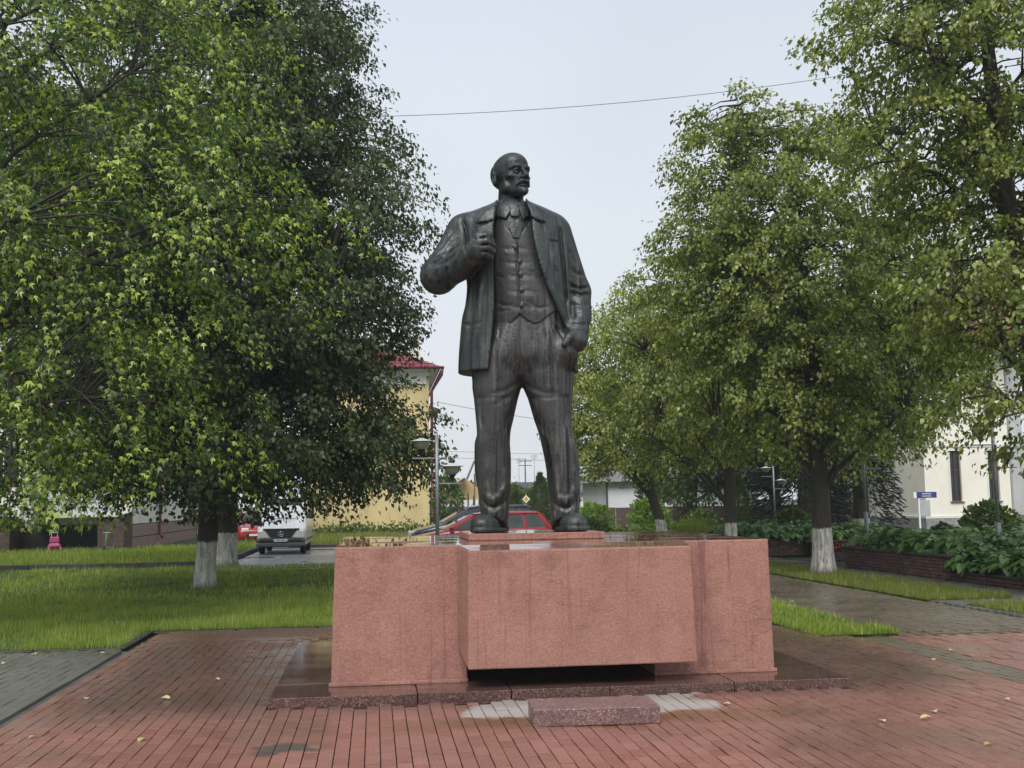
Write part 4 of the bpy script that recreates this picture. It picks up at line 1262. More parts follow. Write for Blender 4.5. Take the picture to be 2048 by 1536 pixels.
def tree(name, label, base, trunk, blobs, ncl, m, size, tmpl, mat, seed, bark='bark', group=None, length=.55, width=.13, droop=.4, limbs=12, young=.25, zcut=None, holes=None, twigs=True, shell=.55, flat=.8, parts=True, rseed=0):
    """trunk: [(dx,dy,z,radius)...] from the base; blobs: [((x,y,z),(rx,ry,rz))...] in world metres"""
    r = np.random.default_rng(seed)
    root = empty(name, base, 0, label, 'tree', group)
    b0 = np.array(base, float)
    tp = [(t[0], t[1], t[2]) for t in trunk]; tr = [t[3] for t in trunk]
    mb = MB()
    # flared, fluted trunk
    n = 14 if parts else 8
    ts = np.linspace(0, 1, 22 if parts else 10)
    zz = np.array([t[2] for t in trunk]); zq = zz[0] + (zz[-1] - zz[0]) * ts ** 1.3
    cx, cy, cr = np.interp(zq, zz, [t[0] for t in trunk]), np.interp(zq, zz, [t[1] for t in trunk]), np.interp(zq, zz, tr)
    vs, fs = [], []
    ph = r.random(4) * 6.28
    for i, z in enumerate(zq):
        fl = .34 * math.exp(-max(0, z) / .22)
        for k in range(n):
            a = 2 * PI * k / n
            rad = cr[i] * (1 + fl * (1 + .45 * math.sin(3 * a + ph[0]) + .3 * math.sin(5 * a + ph[1])) + .05 * math.sin(4 * a + ph[2] + z * .8) + .03 * math.sin(7 * a + z * 2.3))
            vs.append((cx[i] + rad * math.cos(a), cy[i] + rad * math.sin(a), z))
    for i in range(len(zq) - 1):
        for k in range(n):
            k2 = (k + 1) % n
            fs.append((i * n + k, i * n + k2, (i + 1) * n + k2, (i + 1) * n + k))
    mb.add(vs, fs, True)
    mb.build('trunk', M[bark], root)
    C, D = crown_points(blobs, ncl, r, shell, holes, zcut)
    Cl = C - b0
    # limbs and twigs
    br = MB()
    nodes = []
    top = zz[-1]
    pick = r.permutation(len(Cl))[:limbs * 6]
    pick = sorted(pick, key=lambda i: -np.linalg.norm(Cl[i][:2]))[:limbs * 3]
    r.shuffle(pick)
    for i in pick[:limbs]:
        tgt = Cl[i]
        zs = np.clip(tgt[2] - np.linalg.norm(tgt[:2]) * (.5 + .5 * r.random()), zz[-1] * .18, top * .96)
        st = np.array([np.interp(zs, zz, [t[0] for t in trunk]), np.interp(zs, zz, [t[1] for t in trunk]), zs])
        rs = np.interp(zs, zz, tr) * (.32 + .16 * r.random())
        mid = st + (tgt - st) * .5 + np.array([0, 0, .12 * np.linalg.norm(tgt - st)]) + r.normal(0, .15, 3)
        pts = [st, st + (mid - st) * .5 + r.normal(0, .08, 3), mid, mid + (tgt - mid) * .5 + r.normal(0, .1, 3), tgt]
        br.tube(pts, [rs, rs * .75, rs * .5, rs * .3, .012], 6, False)
        for a in range(len(pts) - 1):
            for t in (0, .33, .66): nodes.append(pts[a] + (pts[a + 1] - pts[a]) * t)
    for z in np.linspace(top * .3, top, 12):
        nodes.append(np.array([np.interp(z, zz, [t[0] for t in trunk]), np.interp(z, zz, [t[1] for t in trunk]), z]))
    nodes = np.array(nodes)
    if twigs:
        for c in Cl:
            q = nodes[np.argmin(((nodes - c) ** 2).sum(1) + np.where(nodes[:, 2] > c[2] + .3, 2.0, 0))]
            v = c - q
            m1 = q + v * .55 + np.array([0, 0, .08 * np.linalg.norm(v)])
            br.tube([q, m1, c], [.022, .014, .006], 4, False)
    br.build('branches', M['bark'], root)
    O = D * np.array([1, 1, .35]) + r.normal(0, .35, D.shape) + np.array([0, 0, -.05])
    hor = C - (b0 + np.array([0, 0, 0])); hor[:, 2] = 0
    O = O + unit(hor) * .5
    P, Dr, Nr, sz, s = sprays(C, O, m, length, width, size, r, droop, flat)
    if zcut is not None:
        k = P[:, 2] > zcut - .1
        P, Dr, Nr, sz, s = P[k], Dr[k], Nr[k], sz[k], s[k]
    V, F, k = leaf_arrays(P - b0, Dr, Nr, sz, tmpl)
    # leaf colour: each twig has its own age, pale tips show young growth and paint in lit sprays
    age = np.repeat(r.random(len(C)), m)[:len(sz)] if zcut is None else r.random(len(sz))
    col = np.clip(.06 + .40 * age + .25 * r.random(len(sz)) + young * s * (age > .6) + young * .6 * (r.random(len(sz)) < .08), 0, 1)
    me = np_mesh('crown', V, F, M[mat], False, {'rnd': ('POINT', np.repeat(col, k))})
    link(bpy.data.objects.new('crown', me), root)
    return root

B = lambda x, y, z, a, b=None, c=None: ((x, y, z), (a, b or a, c or a))
# ---- left side: maple leaning in from the left, two limewashed lindens behind it
tree('maple_tree', 'bright green maple hanging over the lawn in front of the limewashed trunks', (-7.6, 17.2, 0),
     [(0, 0, 0, .30), (.05, 0, 2.5, .25), (.5, -.1, 5, .2), (1.2, -.2, 8, .14), (1.6, 0, 12, .06)],
     [B(-5.3, 16.2, 3.6, 1.9, 2.0, 1.9), B(-3.7, 16.2, 5.4, 2.0, 2.2, 1.8), B(-2.6, 16.4, 6.0, 1.9, 2.0, 1.3), B(-5.6, 16.4, 6.8, 2.2, 2.4, 2.0), B(-4.0, 16.8, 8.3, 2.2, 2.4, 1.7), B(-5.6, 17, 10, 2.6, 2.8, 2.0), B(-3.4, 17.6, 10.3, 1.6, 2, 1.3), B(-3.5, 16.0, 3.2, 1.3, 1.5, 1.2), B(-7.2, 17, 5, 2.0, 2.4, 3), B(-5.2, 15.8, 2.3, 1.2, 1.2, .7), B(-6.5, 15.4, 5.2, 1.5, 1.5, 1.6), B(-6.6, 15.8, 8.4, 1.7, 1.6, 1.6), B(-5.9, 15.2, 2.1, .9, .8, .55), B(-4.6, 15.0, 2.2, .6, .6, .45)],
     640, 80, .098, T_MAPLE, 'leaf_maple', 101, group='trees by the lawn', length=1.05, width=.115, droop=.7, limbs=16, young=.8, zcut=1.5, flat=.9)
tree('linden_tree', 'dense dark linden with a leaning limewashed trunk on the shaded lawn', (-3.465, 23.5, 0),
     [(0, 0, 0, .205), (.06, 0, 1.0, .2), (.12, .1, 3, .19), (.1, .2, 7, .15), (.1, .2, 13, .05)],
     [B(-3.0, 23.6, 3.3, 3.5, 3.2, 1.9), B(-1.2, 23.4, 3.3, 2.3, 2.4, 1.4), B(.1, 23.0, 2.9, 1.1, 1.4, .8), B(-3.0, 23.6, 5.9, 3.7, 3.4, 2.0), B(-1.3, 23.2, 5.6, 2.2, 2.3, 1.6), B(-1.1, 23.3, 7.9, 2.4, 2.5, 1.3), B(-3.3, 23.6, 8.5, 3.6, 3.5, 2), B(-1.6, 23.6, 9.6, 2.1, 2.3, 1.4), B(-3.3, 23.6, 11.2, 2.9, 3.0, 1.9), B(-1.6, 23.6, 11.6, 1.5, 2, 1.5), B(-3.2, 24, 13.5, 2.6, 2.6, 1.6), B(-5.2, 23.2, 4, 2.2, 2.4, 2), B(-5.4, 23.2, 8, 2.4, 2.6, 2.6)],
     2100, 78, .108, T_LINDEN, 'leaf_dark', 102, bark='bark_wash_low', group='trees by the lawn', length=.6, width=.15, droop=.6, limbs=18, young=.25, zcut=1.42)
tree('linden_tree', 'dark linden standing behind the leaning one, trunk limewashed beside the driveway kerb', (-4.11, 31.5, 0),
     [(0, 0, 0, .27), (.1, 0, 1.2, .26), (.1, 0, 5, .22), (.2, 0, 12, .06)],
     [B(-5.0, 31.5, 4.2, 3.4, 3, 2.2), B(-3.0, 31, 4.4, 2.6, 2.6, 2), B(-4.4, 31.5, 7.5, 4, 3.4, 2.6), B(-4.2, 31.5, 11, 3.6, 3.2, 3), B(-8, 32, 7, 2.6, 2.6, 3)],
     480, 50, .17, T_LINDEN, 'leaf_dark', 103, bark='bark_wash_low', group='trees by the lawn', length=.7, width=.2, droop=.5, limbs=12, zcut=1.9)
tree('linden_tree', 'tall dark linden filling the sky behind the maple near the apartment block', (-10.2, 30.5, 0),
     [(0, 0, 0, .25), (.1, 0, 5, .2), (.2, 0, 14, .05)],
     [B(-9.4, 30, 8.6, 3.2, 2.6, 2.0), B(-8.2, 30, 11, 3.2, 2.6, 2.2), B(-10.5, 30, 12.5, 3.0, 2.6, 2.4), B(-8.6, 30, 14, 3.2, 2.6, 2.0)],
     380, 46, .18, T_LINDEN, 'leaf_dark', 106, group='trees by the lawn', length=.8, width=.22, droop=.5, limbs=10, twigs=False, parts=False)
tree('young_tree', 'thin dark young tree at the corner of the apartment block', (-13.9, 41.0, .1),
     [(0, 0, 0, .09), (.1, 0, 2, .07), (.2, 0, 6, .03)], [B(-13.7, 41, 5, 1.6, 1.6, 2.0), B(-13.4, 41, 3.0, 1.0, 1.0, .8)], 90, 26, .13, T_LINDEN, 'leaf_dark', 104, group='trees by the lawn', limbs=6)

# ---- right side: a row of limewashed lindens along the tree strip
tree('linden_tree', 'tall linden with a stout mossy limewashed trunk alone on the grass strip by the path', (9.85, 23.5, 0),
     [(0, 0, 0, .225), (-.02, 0, 1.0, .205), (-.05, 0, 3, .19), (-.1, .1, 6, .14), (-.3, .2, 8.4, .06), (-.35, .2, 9.6, .015)],
     [B(8.8, 23.4, 4.2, 2.0, 2.4, 1.6), B(10.6, 23.2, 4.4, 2.2, 2.4, 1.7), B(8.15, 23.4, 6.2, 1.8, 2.2, 1.6), B(9.8, 23.4, 6.6, 2.6, 2.6, 2.0), B(11.8, 23.6, 6.0, 1.9, 2.2, 2.0), B(8.5, 23.3, 8.0, 1.6, 2.0, 1.2), B(10.4, 23.5, 8.6, 2.2, 2.2, 1.5), B(7.35, 23.3, 7.4, .9, 1.2, .9), B(7.6, 23.4, 9.2, .7, 1, .6), B(8.0, 23.4, 10.3, .7, 1.0, .5), B(8.9, 23.5, 10.1, .9, 1.0, .7), B(10.4, 23.5, 10.2, .9, 1.1, .6)],
     1000, 84, .105, T_LINDEN, 'leaf_linden', 111, bark='bark_wash', group='lindens along the path', length=.6, width=.13, droop=.55, limbs=22, young=.3, zcut=2.5)
tree('linden_tree', 'linden with a straight dark trunk behind the corner of the pedestal', (10.0, 30.3, 0),
     [(0, 0, 0, .18), (0, 0, 1.2, .17), (.02, 0, 4, .15), (.1, 0, 8, .06)],
     [B(9.3, 30.2, 4.0, 2.4, 2.4, 1.5), B(8.4, 30.2, 5.6, 2.2, 2.4, 1.8), B(10.8, 30.2, 5.6, 2.4, 2.4, 2.0), B(9.6, 30.3, 7.6, 2.4, 2.4, 1.8)],
     460, 62, .12, T_LINDEN, 'leaf_linden', 112, bark='bark_wash', group='lindens along the path', length=.65, width=.15, droop=.5, limbs=14, young=.3, zcut=2.6)
tree('linden_tree', 'yellowish linden on a thin trunk leaning away towards the hosta bed', (10.05, 37.8, 0),
     [(0, 0, 0, .2), (-.12, 0, .9, .18), (-.75, 0, 3, .16), (-1.0, 0, 5, .12), (-.9, 0, 8.5, .04)],
     [B(8.6, 37.6, 3.9, 2.4, 2.4, 1.3), B(7.7, 37.6, 5.0, 1.6, 1.9, 1.5), B(8.4, 37.6, 6.4, 1.9, 2.0, 1.7), B(10.3, 37.8, 5.0, 2.2, 2.2, 1.9), B(9.4, 37.7, 8.0, 1.5, 1.6, 1.3), B(7.6, 37.6, 6.9, .8, .9, .8), B(10.8, 37.8, 7.2, 1.8, 1.8, 1.6), B(7.5, 37.5, 3.4, 1.0, 1.2, .8)],
     600, 66, .12, T_LINDEN, 'leaf_yellow', 113, bark='bark_wash', group='lindens along the path', length=.65, width=.16, droop=.5, limbs=14, young=.45, zcut=2.2)
tree('linden_tree', 'big linden with a forked trunk rising beside the long stone planter', (10.62, 16.4, 0),
     [(0, 0, 0, .24), (0, 0, 1.5, .21), (-.10, 0, 4, .19), (-.32, .05, 6.3, .16), (-.45, .1, 9, .1), (-.55, .1, 12, .04)],
     [B(10.6, 16.0, 4.6, 1.6, 1.7, 1.1), B(9.5, 16.2, 5.2, 1.2, 1.5, .8), B(10.6, 16.6, 6.6, 2.0, 2.0, 1.0), B(9.0, 16.4, 7.6, 1.4, 1.8, .9), B(10.2, 16.4, 8.6, 2.2, 2.2, 1.2), B(8.9, 16.3, 9.3, 1.4, 1.9, .9), B(10.2, 16.4, 10.6, 2.2, 2.4, 1.2), B(11.8, 16.4, 7.5, 1.6, 1.8, 2.5), B(9.6, 15.8, 3.2, .7, .8, .5), B(10.3, 15.8, 2.9, .5, .8, .45)],
     680, 84, .098, T_LINDEN, 'leaf_linden', 114, bark='bark', group='lindens along the path', length=.55, width=.12, droop=.55, limbs=20, young=.35, zcut=2.1)
tree('linden_tree', 'linden behind the grey lamp post, its limewashed foot among the hostas', (15.2, 33.2, 0),
     [(0, 0, 0, .26), (0, 0, 1.2, .24), (0, 0, 4, .2), (0, 0, 9, .06)],
     [B(15.0, 32.6, 4.3, 2.6, 2.6, 1.6), B(16.6, 33, 5.5, 2.6, 2.6, 2), B(14.6, 33, 6.5, 2.6, 2.6, 2), B(15.6, 33, 8.5, 2.6, 2.6, 2), B(13.9, 32.4, 3.2, 1.0, 1.2, .8)],
     380, 52, .14, T_LINDEN, 'leaf_linden', 115, bark='bark_wash', group='lindens along the path', length=.7, width=.18, droop=.5, limbs=12, zcut=2.2)
# ---- dark park trees farther back
park = [((17.5, 47, 0), 8.5, 'leafy park tree with a dark bare trunk behind the round shrub'), ((21, 52, 0), 10, 'tall shaded park tree behind the bench recess'), ((22.8, 61, 0), 9.5, 'shaded park tree next to the cream house'),
        ((19, 58, 0), 11, 'tall shaded park tree near the brown fence'), ((27, 62, 0), 11, 'dark park tree rising behind the cream house roof'), ((15.2, 52, 0), 7.5, 'low spreading park tree with rusty leaves beside the brown fence')]
for i, (b, h, lb) in enumerate(park):
    tree('park_tree', lb, b, [(0, 0, 0, .3), (.1, 0, 3, .25), (.1, 0, h * .9, .06)],
         [B(b[0], b[1], h * .42, 2.7, 2.6, h * .18), B(b[0] - 1.2, b[1], h * .6, 2.5, 2.5, h * .2), B(b[0] + 1.3, b[1], h * .62, 2.5, 2.5, h * .2), B(b[0], b[1], h * .85, 2.2, 2.2, h * .16)],
         210, 40, .22, T_LINDEN, 'leaf_far' if i != 5 else 'leaf_shrub', 130 + i, group='park trees behind the planters', length=.9, width=.28, limbs=8, twigs=False, parts=False, zcut=2.2 if i != 5 else 1.6)

def conifer(name, label, base, h, rad, n, seed, mat='needle', group=None, size=.35, narrow=False):
    r = np.random.default_rng(seed)
    root = empty(name, base, 0, label, 'tree', group)
    MB().tube([(0, 0, 0), (0, 0, h * .95)], [rad * .08 + .05, .02], 8).build('trunk', M['bark'], root)
    t = r.random(n) ** (.75 if not narrow else .9)
    z = .15 + (h - .15) * t
    prof = (1 - t) ** .8 if not narrow else np.sqrt(np.clip(1 - (2 * t - .75) ** 2 * .62, 0, 1)) * np.clip((1 - t) * 3, 0, 1)
    a = r.random(n) * 2 * PI
    q = rad * prof * (.45 + .6 * r.random(n))
    P = np.stack([np.cos(a) * q, np.sin(a) * q, z], 1)
    out = np.stack([np.cos(a), np.sin(a), np.full(n, .9 if narrow else -.25)], 1) + r.normal(0, .25, (n, 3))
    V, F, k = leaf_arrays(P, out, np.stack([np.zeros(n), np.zeros(n), np.ones(n)], 1) + r.normal(0, .4, (n, 3)), size * (.6 + .7 * r.random(n)), T_OVAL, size * .2 * (.6 + .7 * r.random(n)))
    me = np_mesh('crown', V, F, M[mat], False, {'rnd': ('POINT', np.repeat(r.random(n), k))})
    link(bpy.data.objects.new('crown', me), root)
    return root
conifer('spruce_tree', 'dark blue-green spruce with drooping branches beyond the low round shrub', (17.2, 43, 0), 9, 2.1, 9000, 201, size=.34)
conifer('spruce_tree', 'dark spruce beside the cream house wall behind the blue sign', (24.6, 53.5, 0), 9, 2.0, 6500, 202, size=.36)
conifer('thuja_tree', 'short columnar thuja between the bronze legs at the brown fence', (7.9, 62, 0), 2.2, .42, 1500, 203, 'leaf_shrub', 'columnar thujas', .2, True)
conifer('thuja_tree', 'taller columnar thuja next to the yellow diamond road sign', (9.5, 63, 0), 3.3, .55, 2200, 204, 'leaf_shrub', 'columnar thujas', .2, True)
conifer('thuja_tree', 'columnar thuja against the pale house left of its window', (12.0, 48, 0), 3.0, .42, 1600, 205, 'leaf_shrub', 'columnar thujas', .2, True)
conifer('thuja_tree', 'columnar thuja against the pale house beside the leaning linden', (14.3, 50, 0), 3.4, .45, 1600, 206, 'leaf_shrub', 'columnar thujas', .2, True)
conifer('thuja_tree', 'columnar thuja beside the straight dark linden trunk', (14.2, 42, 0), 2.6, .38, 1500, 207, 'leaf_shrub', 'columnar thujas', .2, True)

def shrub(name, label, base, rx, rz, n, size, mat, seed, tmpl=T_OVAL, group=None, lump=.12, cat='shrub'):
    r = np.random.default_rng(seed)
    root = empty(name, base, 0, label, cat, group)
    st = MB()
    for k in range(5):
        a = k * 1.256
        st.tube([(0, 0, 0), (math.cos(a) * rx * .3, math.sin(a) * rx * .3, rz * .9)], [.025, .01], 5)
    st.build('stem', M['bark'], root)
    d = unit(r.normal(0, 1, (n, 3))); d[:, 2] = np.where(d[:, 2] < -.75, -d[:, 2], d[:, 2])
    bumpy = 1 + lump * (np.sin(d[:, 0] * 5 + seed) * np.cos(d[:, 1] * 6) + .6 * np.sin(d[:, 2] * 9 + d[:, 0] * 7))
    q = (1 - .45 * r.random(n) ** 2) * bumpy
    P = d * np.array([rx, rx, rz]) * q[:, None] + np.array([0, 0, rz * 1.0])
    P[:, 2] = np.maximum(P[:, 2], .02)
    D = d + r.normal(0, .6, (n, 3)) + np.array([0, 0, .25])
    V, F, k = leaf_arrays(P, D, d + r.normal(0, .5, (n, 3)) + np.array([0, 0, .5]), size * (.6 + .7 * r.random(n)), tmpl)
    me = np_mesh('foliage', V, F, M[mat], False, {'rnd': ('POINT', np.repeat(np.clip(.35 + .35 * r.normal(0, 1, n) * .6 + .3 * q - .15, 0, 1), k))})
    link(bpy.data.objects.new('foliage', me), root)
    return root

def hosta_mesh(seed, n, size, spread, h):
    r = np.random.default_rng(seed)
    a = r.random(n) * 2 * PI; t = np.sqrt(r.random(n))
    q = spread * t * .75
    z = h * (1 - .75 * t ** 1.6) * (.55 + .45 * r.random(n)) + .03
    P = np.stack([np.cos(a) * q, np.sin(a) * q, z], 1)
    D = np.stack([np.cos(a), np.sin(a), .35 - .9 * t], 1) + r.normal(0, .22, (n, 3))
    Nr = np.stack([np.cos(a) * .5, np.sin(a) * .5, np.ones(n)], 1) + r.normal(0, .2, (n, 3))
    tm = T_HOSTA
    V, F, k = leaf_arrays(P, D, Nr, size * (.7 + .5 * r.random(n)), tm)
    return V, F, np.repeat(r.random(n), k)
T_HOSTA = (np.array([(0, 0, 0), (-.33, .2, .10), (-.37, .58, .10), (-.02, 1.0, -.18), (.37, .58, .10), (.33, .2, .10), (0, .2, 0), (0, .6, 0)], np.float32),
           np.array([(0, 6, 2, 1), (6, 7, 3, 2), (0, 5, 4, 6), (6, 4, 3, 7)], np.int32))
hm = {}
for mt in ('leaf_hosta', 'leaf_bright'):
    hm[mt] = []
    for s in range(4):
        V, F, a = hosta_mesh(300 + s, 95, .205 if mt == 'leaf_hosta' else .2, .56, .46)
        hm[mt].append(np_mesh('hosta', V, F, M[mt], True, {'rnd': ('POINT', a)}))
def hostas(spots, mt, label, group, seed=1, sc=1.0, edge=None, elabel=None):
    r = np.random.default_rng(seed)
    for x, y, z in spots:
        o = bpy.data.objects.new('hosta', hm[mt][r.integers(4)])
        o.location = (x, y, z); o.rotation_euler = (0, 0, r.random() * 6.28)
        k = sc * (.85 + .35 * r.random()); o.scale = (k, k, k * (.9 + .3 * r.random()))
        link(o); tag(o, elabel if edge and edge(x, y) else label, 'plant', group)
rh = np.random.default_rng(77)
def grid_spots(x0, x1, y0, y1, st, z):
    return [(x + rh.normal(0, .07), y + rh.normal(0, .07), z) for x in np.arange(x0, x1, st) for y in np.arange(y0, y1, st)]
hostas(grid_spots(12.0, 14.2, 20.6, 26.0, .58, .38), 'leaf_hosta', 'broad-leaved green hosta in the long planter behind the dark brick wall', 'hostas in the long planter', 2, edge=lambda x, y: x < 12.3, elabel='broad-leaved hosta hanging over the mossy coping of the long brick planter')
hostas(grid_spots(11.75, 13.6, 17.0, 20.7, .56, .16), 'leaf_hosta', 'broad-leaved hosta spilling over the low step of the long planter', 'hostas in the low bed', 3, 1.05, edge=lambda x, y: x < 12.05, elabel='hosta drooping onto the low coping at the step of the long planter')
hostas(grid_spots(10.9, 15.6, 31.7, 33.6, .62, .38), 'leaf_hosta', 'green hosta behind the stone wall of the recessed bench', 'hostas behind the bench', 4, edge=lambda x, y: y < 32.0, elabel='green hosta directly behind the coping of the recessed bench')
hostas(grid_spots(8.9, 12.6, 42, 45, .8, .1), 'leaf_bright', 'yellow-green hosta in the bed below the pale house', 'yellow-green hostas in the far bed', 5, 1.25)

shrub('round_shrub', 'large clipped round shrub among the hostas behind the bench wall', (13.2, 33.9, .35), .62, .46, 1500, .12, 'leaf_shrub', 401, group='clipped round shrubs')
shrub('round_shrub', 'small clipped round shrub beside the stout linden trunk', (13.95, 33.7, .35), .3, .27, 700, .08, 'leaf_shrub', 402, group='clipped round shrubs')
shrub('round_shrub', 'large clipped round shrub in front of the cream house wall', (14.9, 25.4, .45), .62, .5, 2200, .10, 'leaf_shrub', 403, group='clipped round shrubs')
shrub('round_shrub', 'small dark clipped shrub at the foot of the cream house', (14.35, 26.6, .42), .3, .26, 900, .07, 'leaf_far', 404, group='clipped round shrubs')
shrub('loose_shrub', 'bright green loose shrub behind the bronze shoe', (9.2, 45.8, .1), .85, .7, 900, .16, 'leaf_bright', 405)
shrub('loose_shrub', 'dark green rounded bush right beside the bronze shoe', (7.9, 40.5, 0), .75, .5, 900, .13, 'leaf_shrub', 406)
shrub('loose_shrub', 'yellow-green bush under the leaning linden', (11.6, 46, .1), .9, .8, 900, .16, 'leaf_bright', 407)
shrub('loose_shrub', 'small bush at the brown fence near the window of the pale house', (14.2, 47, .1), .8, .55, 700, .15, 'leaf_shrub', 408)
shrub('wide_bush', 'loose green bush growing at the corner of the yellow house', (3.95, 60, 0), .8, 1.6, 1300, .2, 'leaf_shrub', 409, cat='bush')
shrub('wide_bush', 'pale grey-green bush behind the diamond road sign', (9.0, 72, 0), 2.0, 1.3, 1800, .3, 'leaf_shrub', 410, cat='bush')
shrub('wide_bush', 'pale bush at the right of the taller thuja', (11.8, 74, 0), 1.8, 1.5, 1800, .3, 'leaf_shrub', 411, cat='bush')
# fountain grass clump
r_ = np.random.default_rng(500)
fg = empty('ornamental_grass', (11.6, 39.5, .05), 0, 'fine-bladed fountain grass clump between the two linden trunks', 'grass plant')
n = 2600; a = r_.random(n) * 6.28; lean = r_.random(n)
P = np.stack([np.cos(a) * .5 * r_.random(n) * 1.2, np.sin(a) * .3 * r_.random(n), np.zeros(n)], 1)
D = np.stack([np.cos(a) * lean * .9, np.sin(a) * lean * .9, np.ones(n)], 1)
V, F, k = leaf_arrays(P, D, np.stack([-np.cos(a), -np.sin(a), np.full(n, .6)], 1), .95 * (.6 + .5 * r_.random(n)), T_BLADE, np.full(n, .012))
link(bpy.data.objects.new('blades', np_mesh('blades', V, F, M['grass'], False, {'rnd': ('POINT', np.repeat(r_.random(n), k))})), fg)
# red flowers by the bench
fl = empty('flower_clump', (12.9, 29.3, .2), 0, 'clump of red flowers on the low ledge inside the bench recess', 'flowers')
n = 240; P = r_.normal(0, 1, (n, 3)) * np.array([.32, .2, .06]) + np.array([0, 0, .1])
V, F, k = leaf_arrays(P, r_.normal(0, 1, (n, 3)) + np.array([0, 0, .6]), r_.normal(0, 1, (n, 3)) + np.array([0, 0, 1.0]), .07 * (.6 + .7 * r_.random(n)), T_OVAL)
tag(link(bpy.data.objects.new('petals', np_mesh('petals', V, F, M['flower'], False, {'rnd': ('POINT', np.repeat(r_.random(n), k))})), fl), kind='stuff')
P = r_.normal(0, 1, (n, 3)) * np.array([.32, .2, .05]) + np.array([0, 0, .03])
V, F, k = leaf_arrays(P, r_.normal(0, 1, (n, 3)), r_.normal(0, 1, (n, 3)) + np.array([0, 0, 1.0]), .09 * (.6 + .7 * r_.random(n)), T_OVAL)
link(bpy.data.objects.new('leaves', np_mesh('leaves', V, F, M['leaf_far'], False, {'rnd': ('POINT', np.repeat(r_.random(n), k))})), fl)

# ---- far trees seen through the haze
for i, (x, y, h, w) in enumerate([(14, 150, 4.6, 5), (22, 160, 5.0, 6), (30, 155, 5.5, 6), (6, 165, 4.6, 6), (-2, 170, 5, 7), (38, 150, 7, 7)]):
    tree('far_tree', ['far pale tree on the skyline between the bronze legs', 'far pale tree on the skyline beside the bronze legs'][i > 2], (x, y, 0), [(0, 0, 0, .3), (0, 0, h * .8, .08)], [B(x, y, h * .55, w * .6, w * .5, h * .4), B(x + w * .3, y, h * .45, w * .5, w * .5, h * .35)],
         90, 16, .7, T_LINDEN, 'leaf_far', 600 + i, group='far trees on the skyline', length=1.4, width=.6, limbs=4, twigs=False, parts=False)

# ---- grass
def grass(parent, area, n, h, seed, mat='grass', tmpl=None, wide=.006):
    r = np.random.default_rng(seed)
    P = []
    tot = sum((a[1] - a[0]) * (a[3] - a[2]) for a in area)
    for x0, x1, y0, y1 in area:
        k = int(n * (x1 - x0) * (y1 - y0) / tot)
        # tufts, thinning with distance from the paving
        c = np.stack([x0 + (x1 - x0) * r.random(k), y0 + (y1 - y0) * r.random(k) ** 1.25], 1)
        P.append(c)
    P = np.concatenate(P)
    n = len(P)
    big = np.sin(P[:, 0] * 1.7 + 2 * np.sin(P[:, 1] * .9)) * np.cos(P[:, 1] * 1.3 + np.sin(P[:, 0] * 2.1))
    fine = np.sin(P[:, 0] * 9 + 3 * np.sin(P[:, 1] * 4)) * np.sin(P[:, 1] * 7.3 + 2 * np.sin(P[:, 0] * 5))
    keep = (big * .6 + fine * .6 + r.normal(0, .35, n)) > -.75                     # thin and bare patches
    P, big, fine = P[keep], big[keep], fine[keep]; n = len(P)
    hh = h * (.4 + .6 * r.random(n)) * (1 + .35 * big + .3 * fine)
    tall = r.random(n) < .06
    hh = np.where(tall, hh * 1.7, hh)
    a = r.random(n) * 2 * PI; lean = .15 + .95 * r.random(n)
    D = np.stack([np.cos(a) * lean, np.sin(a) * lean, np.ones(n)], 1)
    z = parent.data.vertices[0].co.z if parent is not None else 0
    P3 = np.concatenate([P, np.full((n, 1), z - .004)], 1)
    V, F, k = leaf_arrays(P3, D, np.stack([-np.cos(a), -np.sin(a), np.full(n, .5)], 1), hh, tmpl or T_BLADE1, wide * (1 + P[:, 1] * .035) * (.7 + .6 * r.random(n)))
    col = np.clip(.40 + .2 * r.normal(0, 1, n) + .14 * big + .14 * fine + .35 * tall, 0, 1)
    o = link(bpy.data.objects.new('grass', np_mesh('grass', V, F, M[mat], False, {'rnd': ('POINT', np.repeat(col, k))})), parent)
    o['kind'] = 'stuff'
    return o
grass(lawn_a, [(-7.8, -3.0, 13.84, 15.6), (-8.2, .2, 15.56, 21)], 105000, .088, 701, tmpl=T_BLADE, wide=.0036)
grass(lawn_a, [(-12, -.2, 21, 31.8)], 50000, .09, 702, wide=.007)
grass(lawn_b, [(-15.5, -4.6, 32.25, 45.5)], 42000, .13, 703, wide=.009)
grass(lawn_c, [(-6, 4.5, 46.2, 64)], 26000, .22, 704, 'grass_dry', wide=.014)
grass(strip_a, [(5.27, 6.33, 12.9, 19)], 14000, .085, 705, wide=.007)
grass(strip_b, [(8.77, 10.3, 16.94, 31)], 30000, .085, 706, 'grass_dry', wide=.008)
grass(strip_c, [(8.95, 11.25, 14.44, 16.16)], 5000, .085, 707, 'grass_dry', wide=.007)
# weeds at the foot of the yellow house
wd = shrub('weed_patch', 'strip of low weeds along the foot of the yellow house', (-1.0, 62.6, 0), .4, .3, 60, .2, 'leaf_shrub', 412, cat='weeds')
n = 2600; P = np.stack([r_.uniform(-4, 4.2, n), r_.normal(0, .35, n), np.abs(r_.normal(0, .28, n))], 1)
V, F, k = leaf_arrays(P, r_.normal(0, 1, (n, 3)) + np.array([0, 0, .5]), r_.normal(0, 1, (n, 3)) + np.array([0, 0, 1.0]), .16 * (.6 + .7 * r_.random(n)), T_OVAL)
link(bpy.data.objects.new('leaves', np_mesh('leaves', V, F, M['leaf_shrub'], False, {'rnd': ('POINT', np.repeat(r_.random(n), k))})), wd)
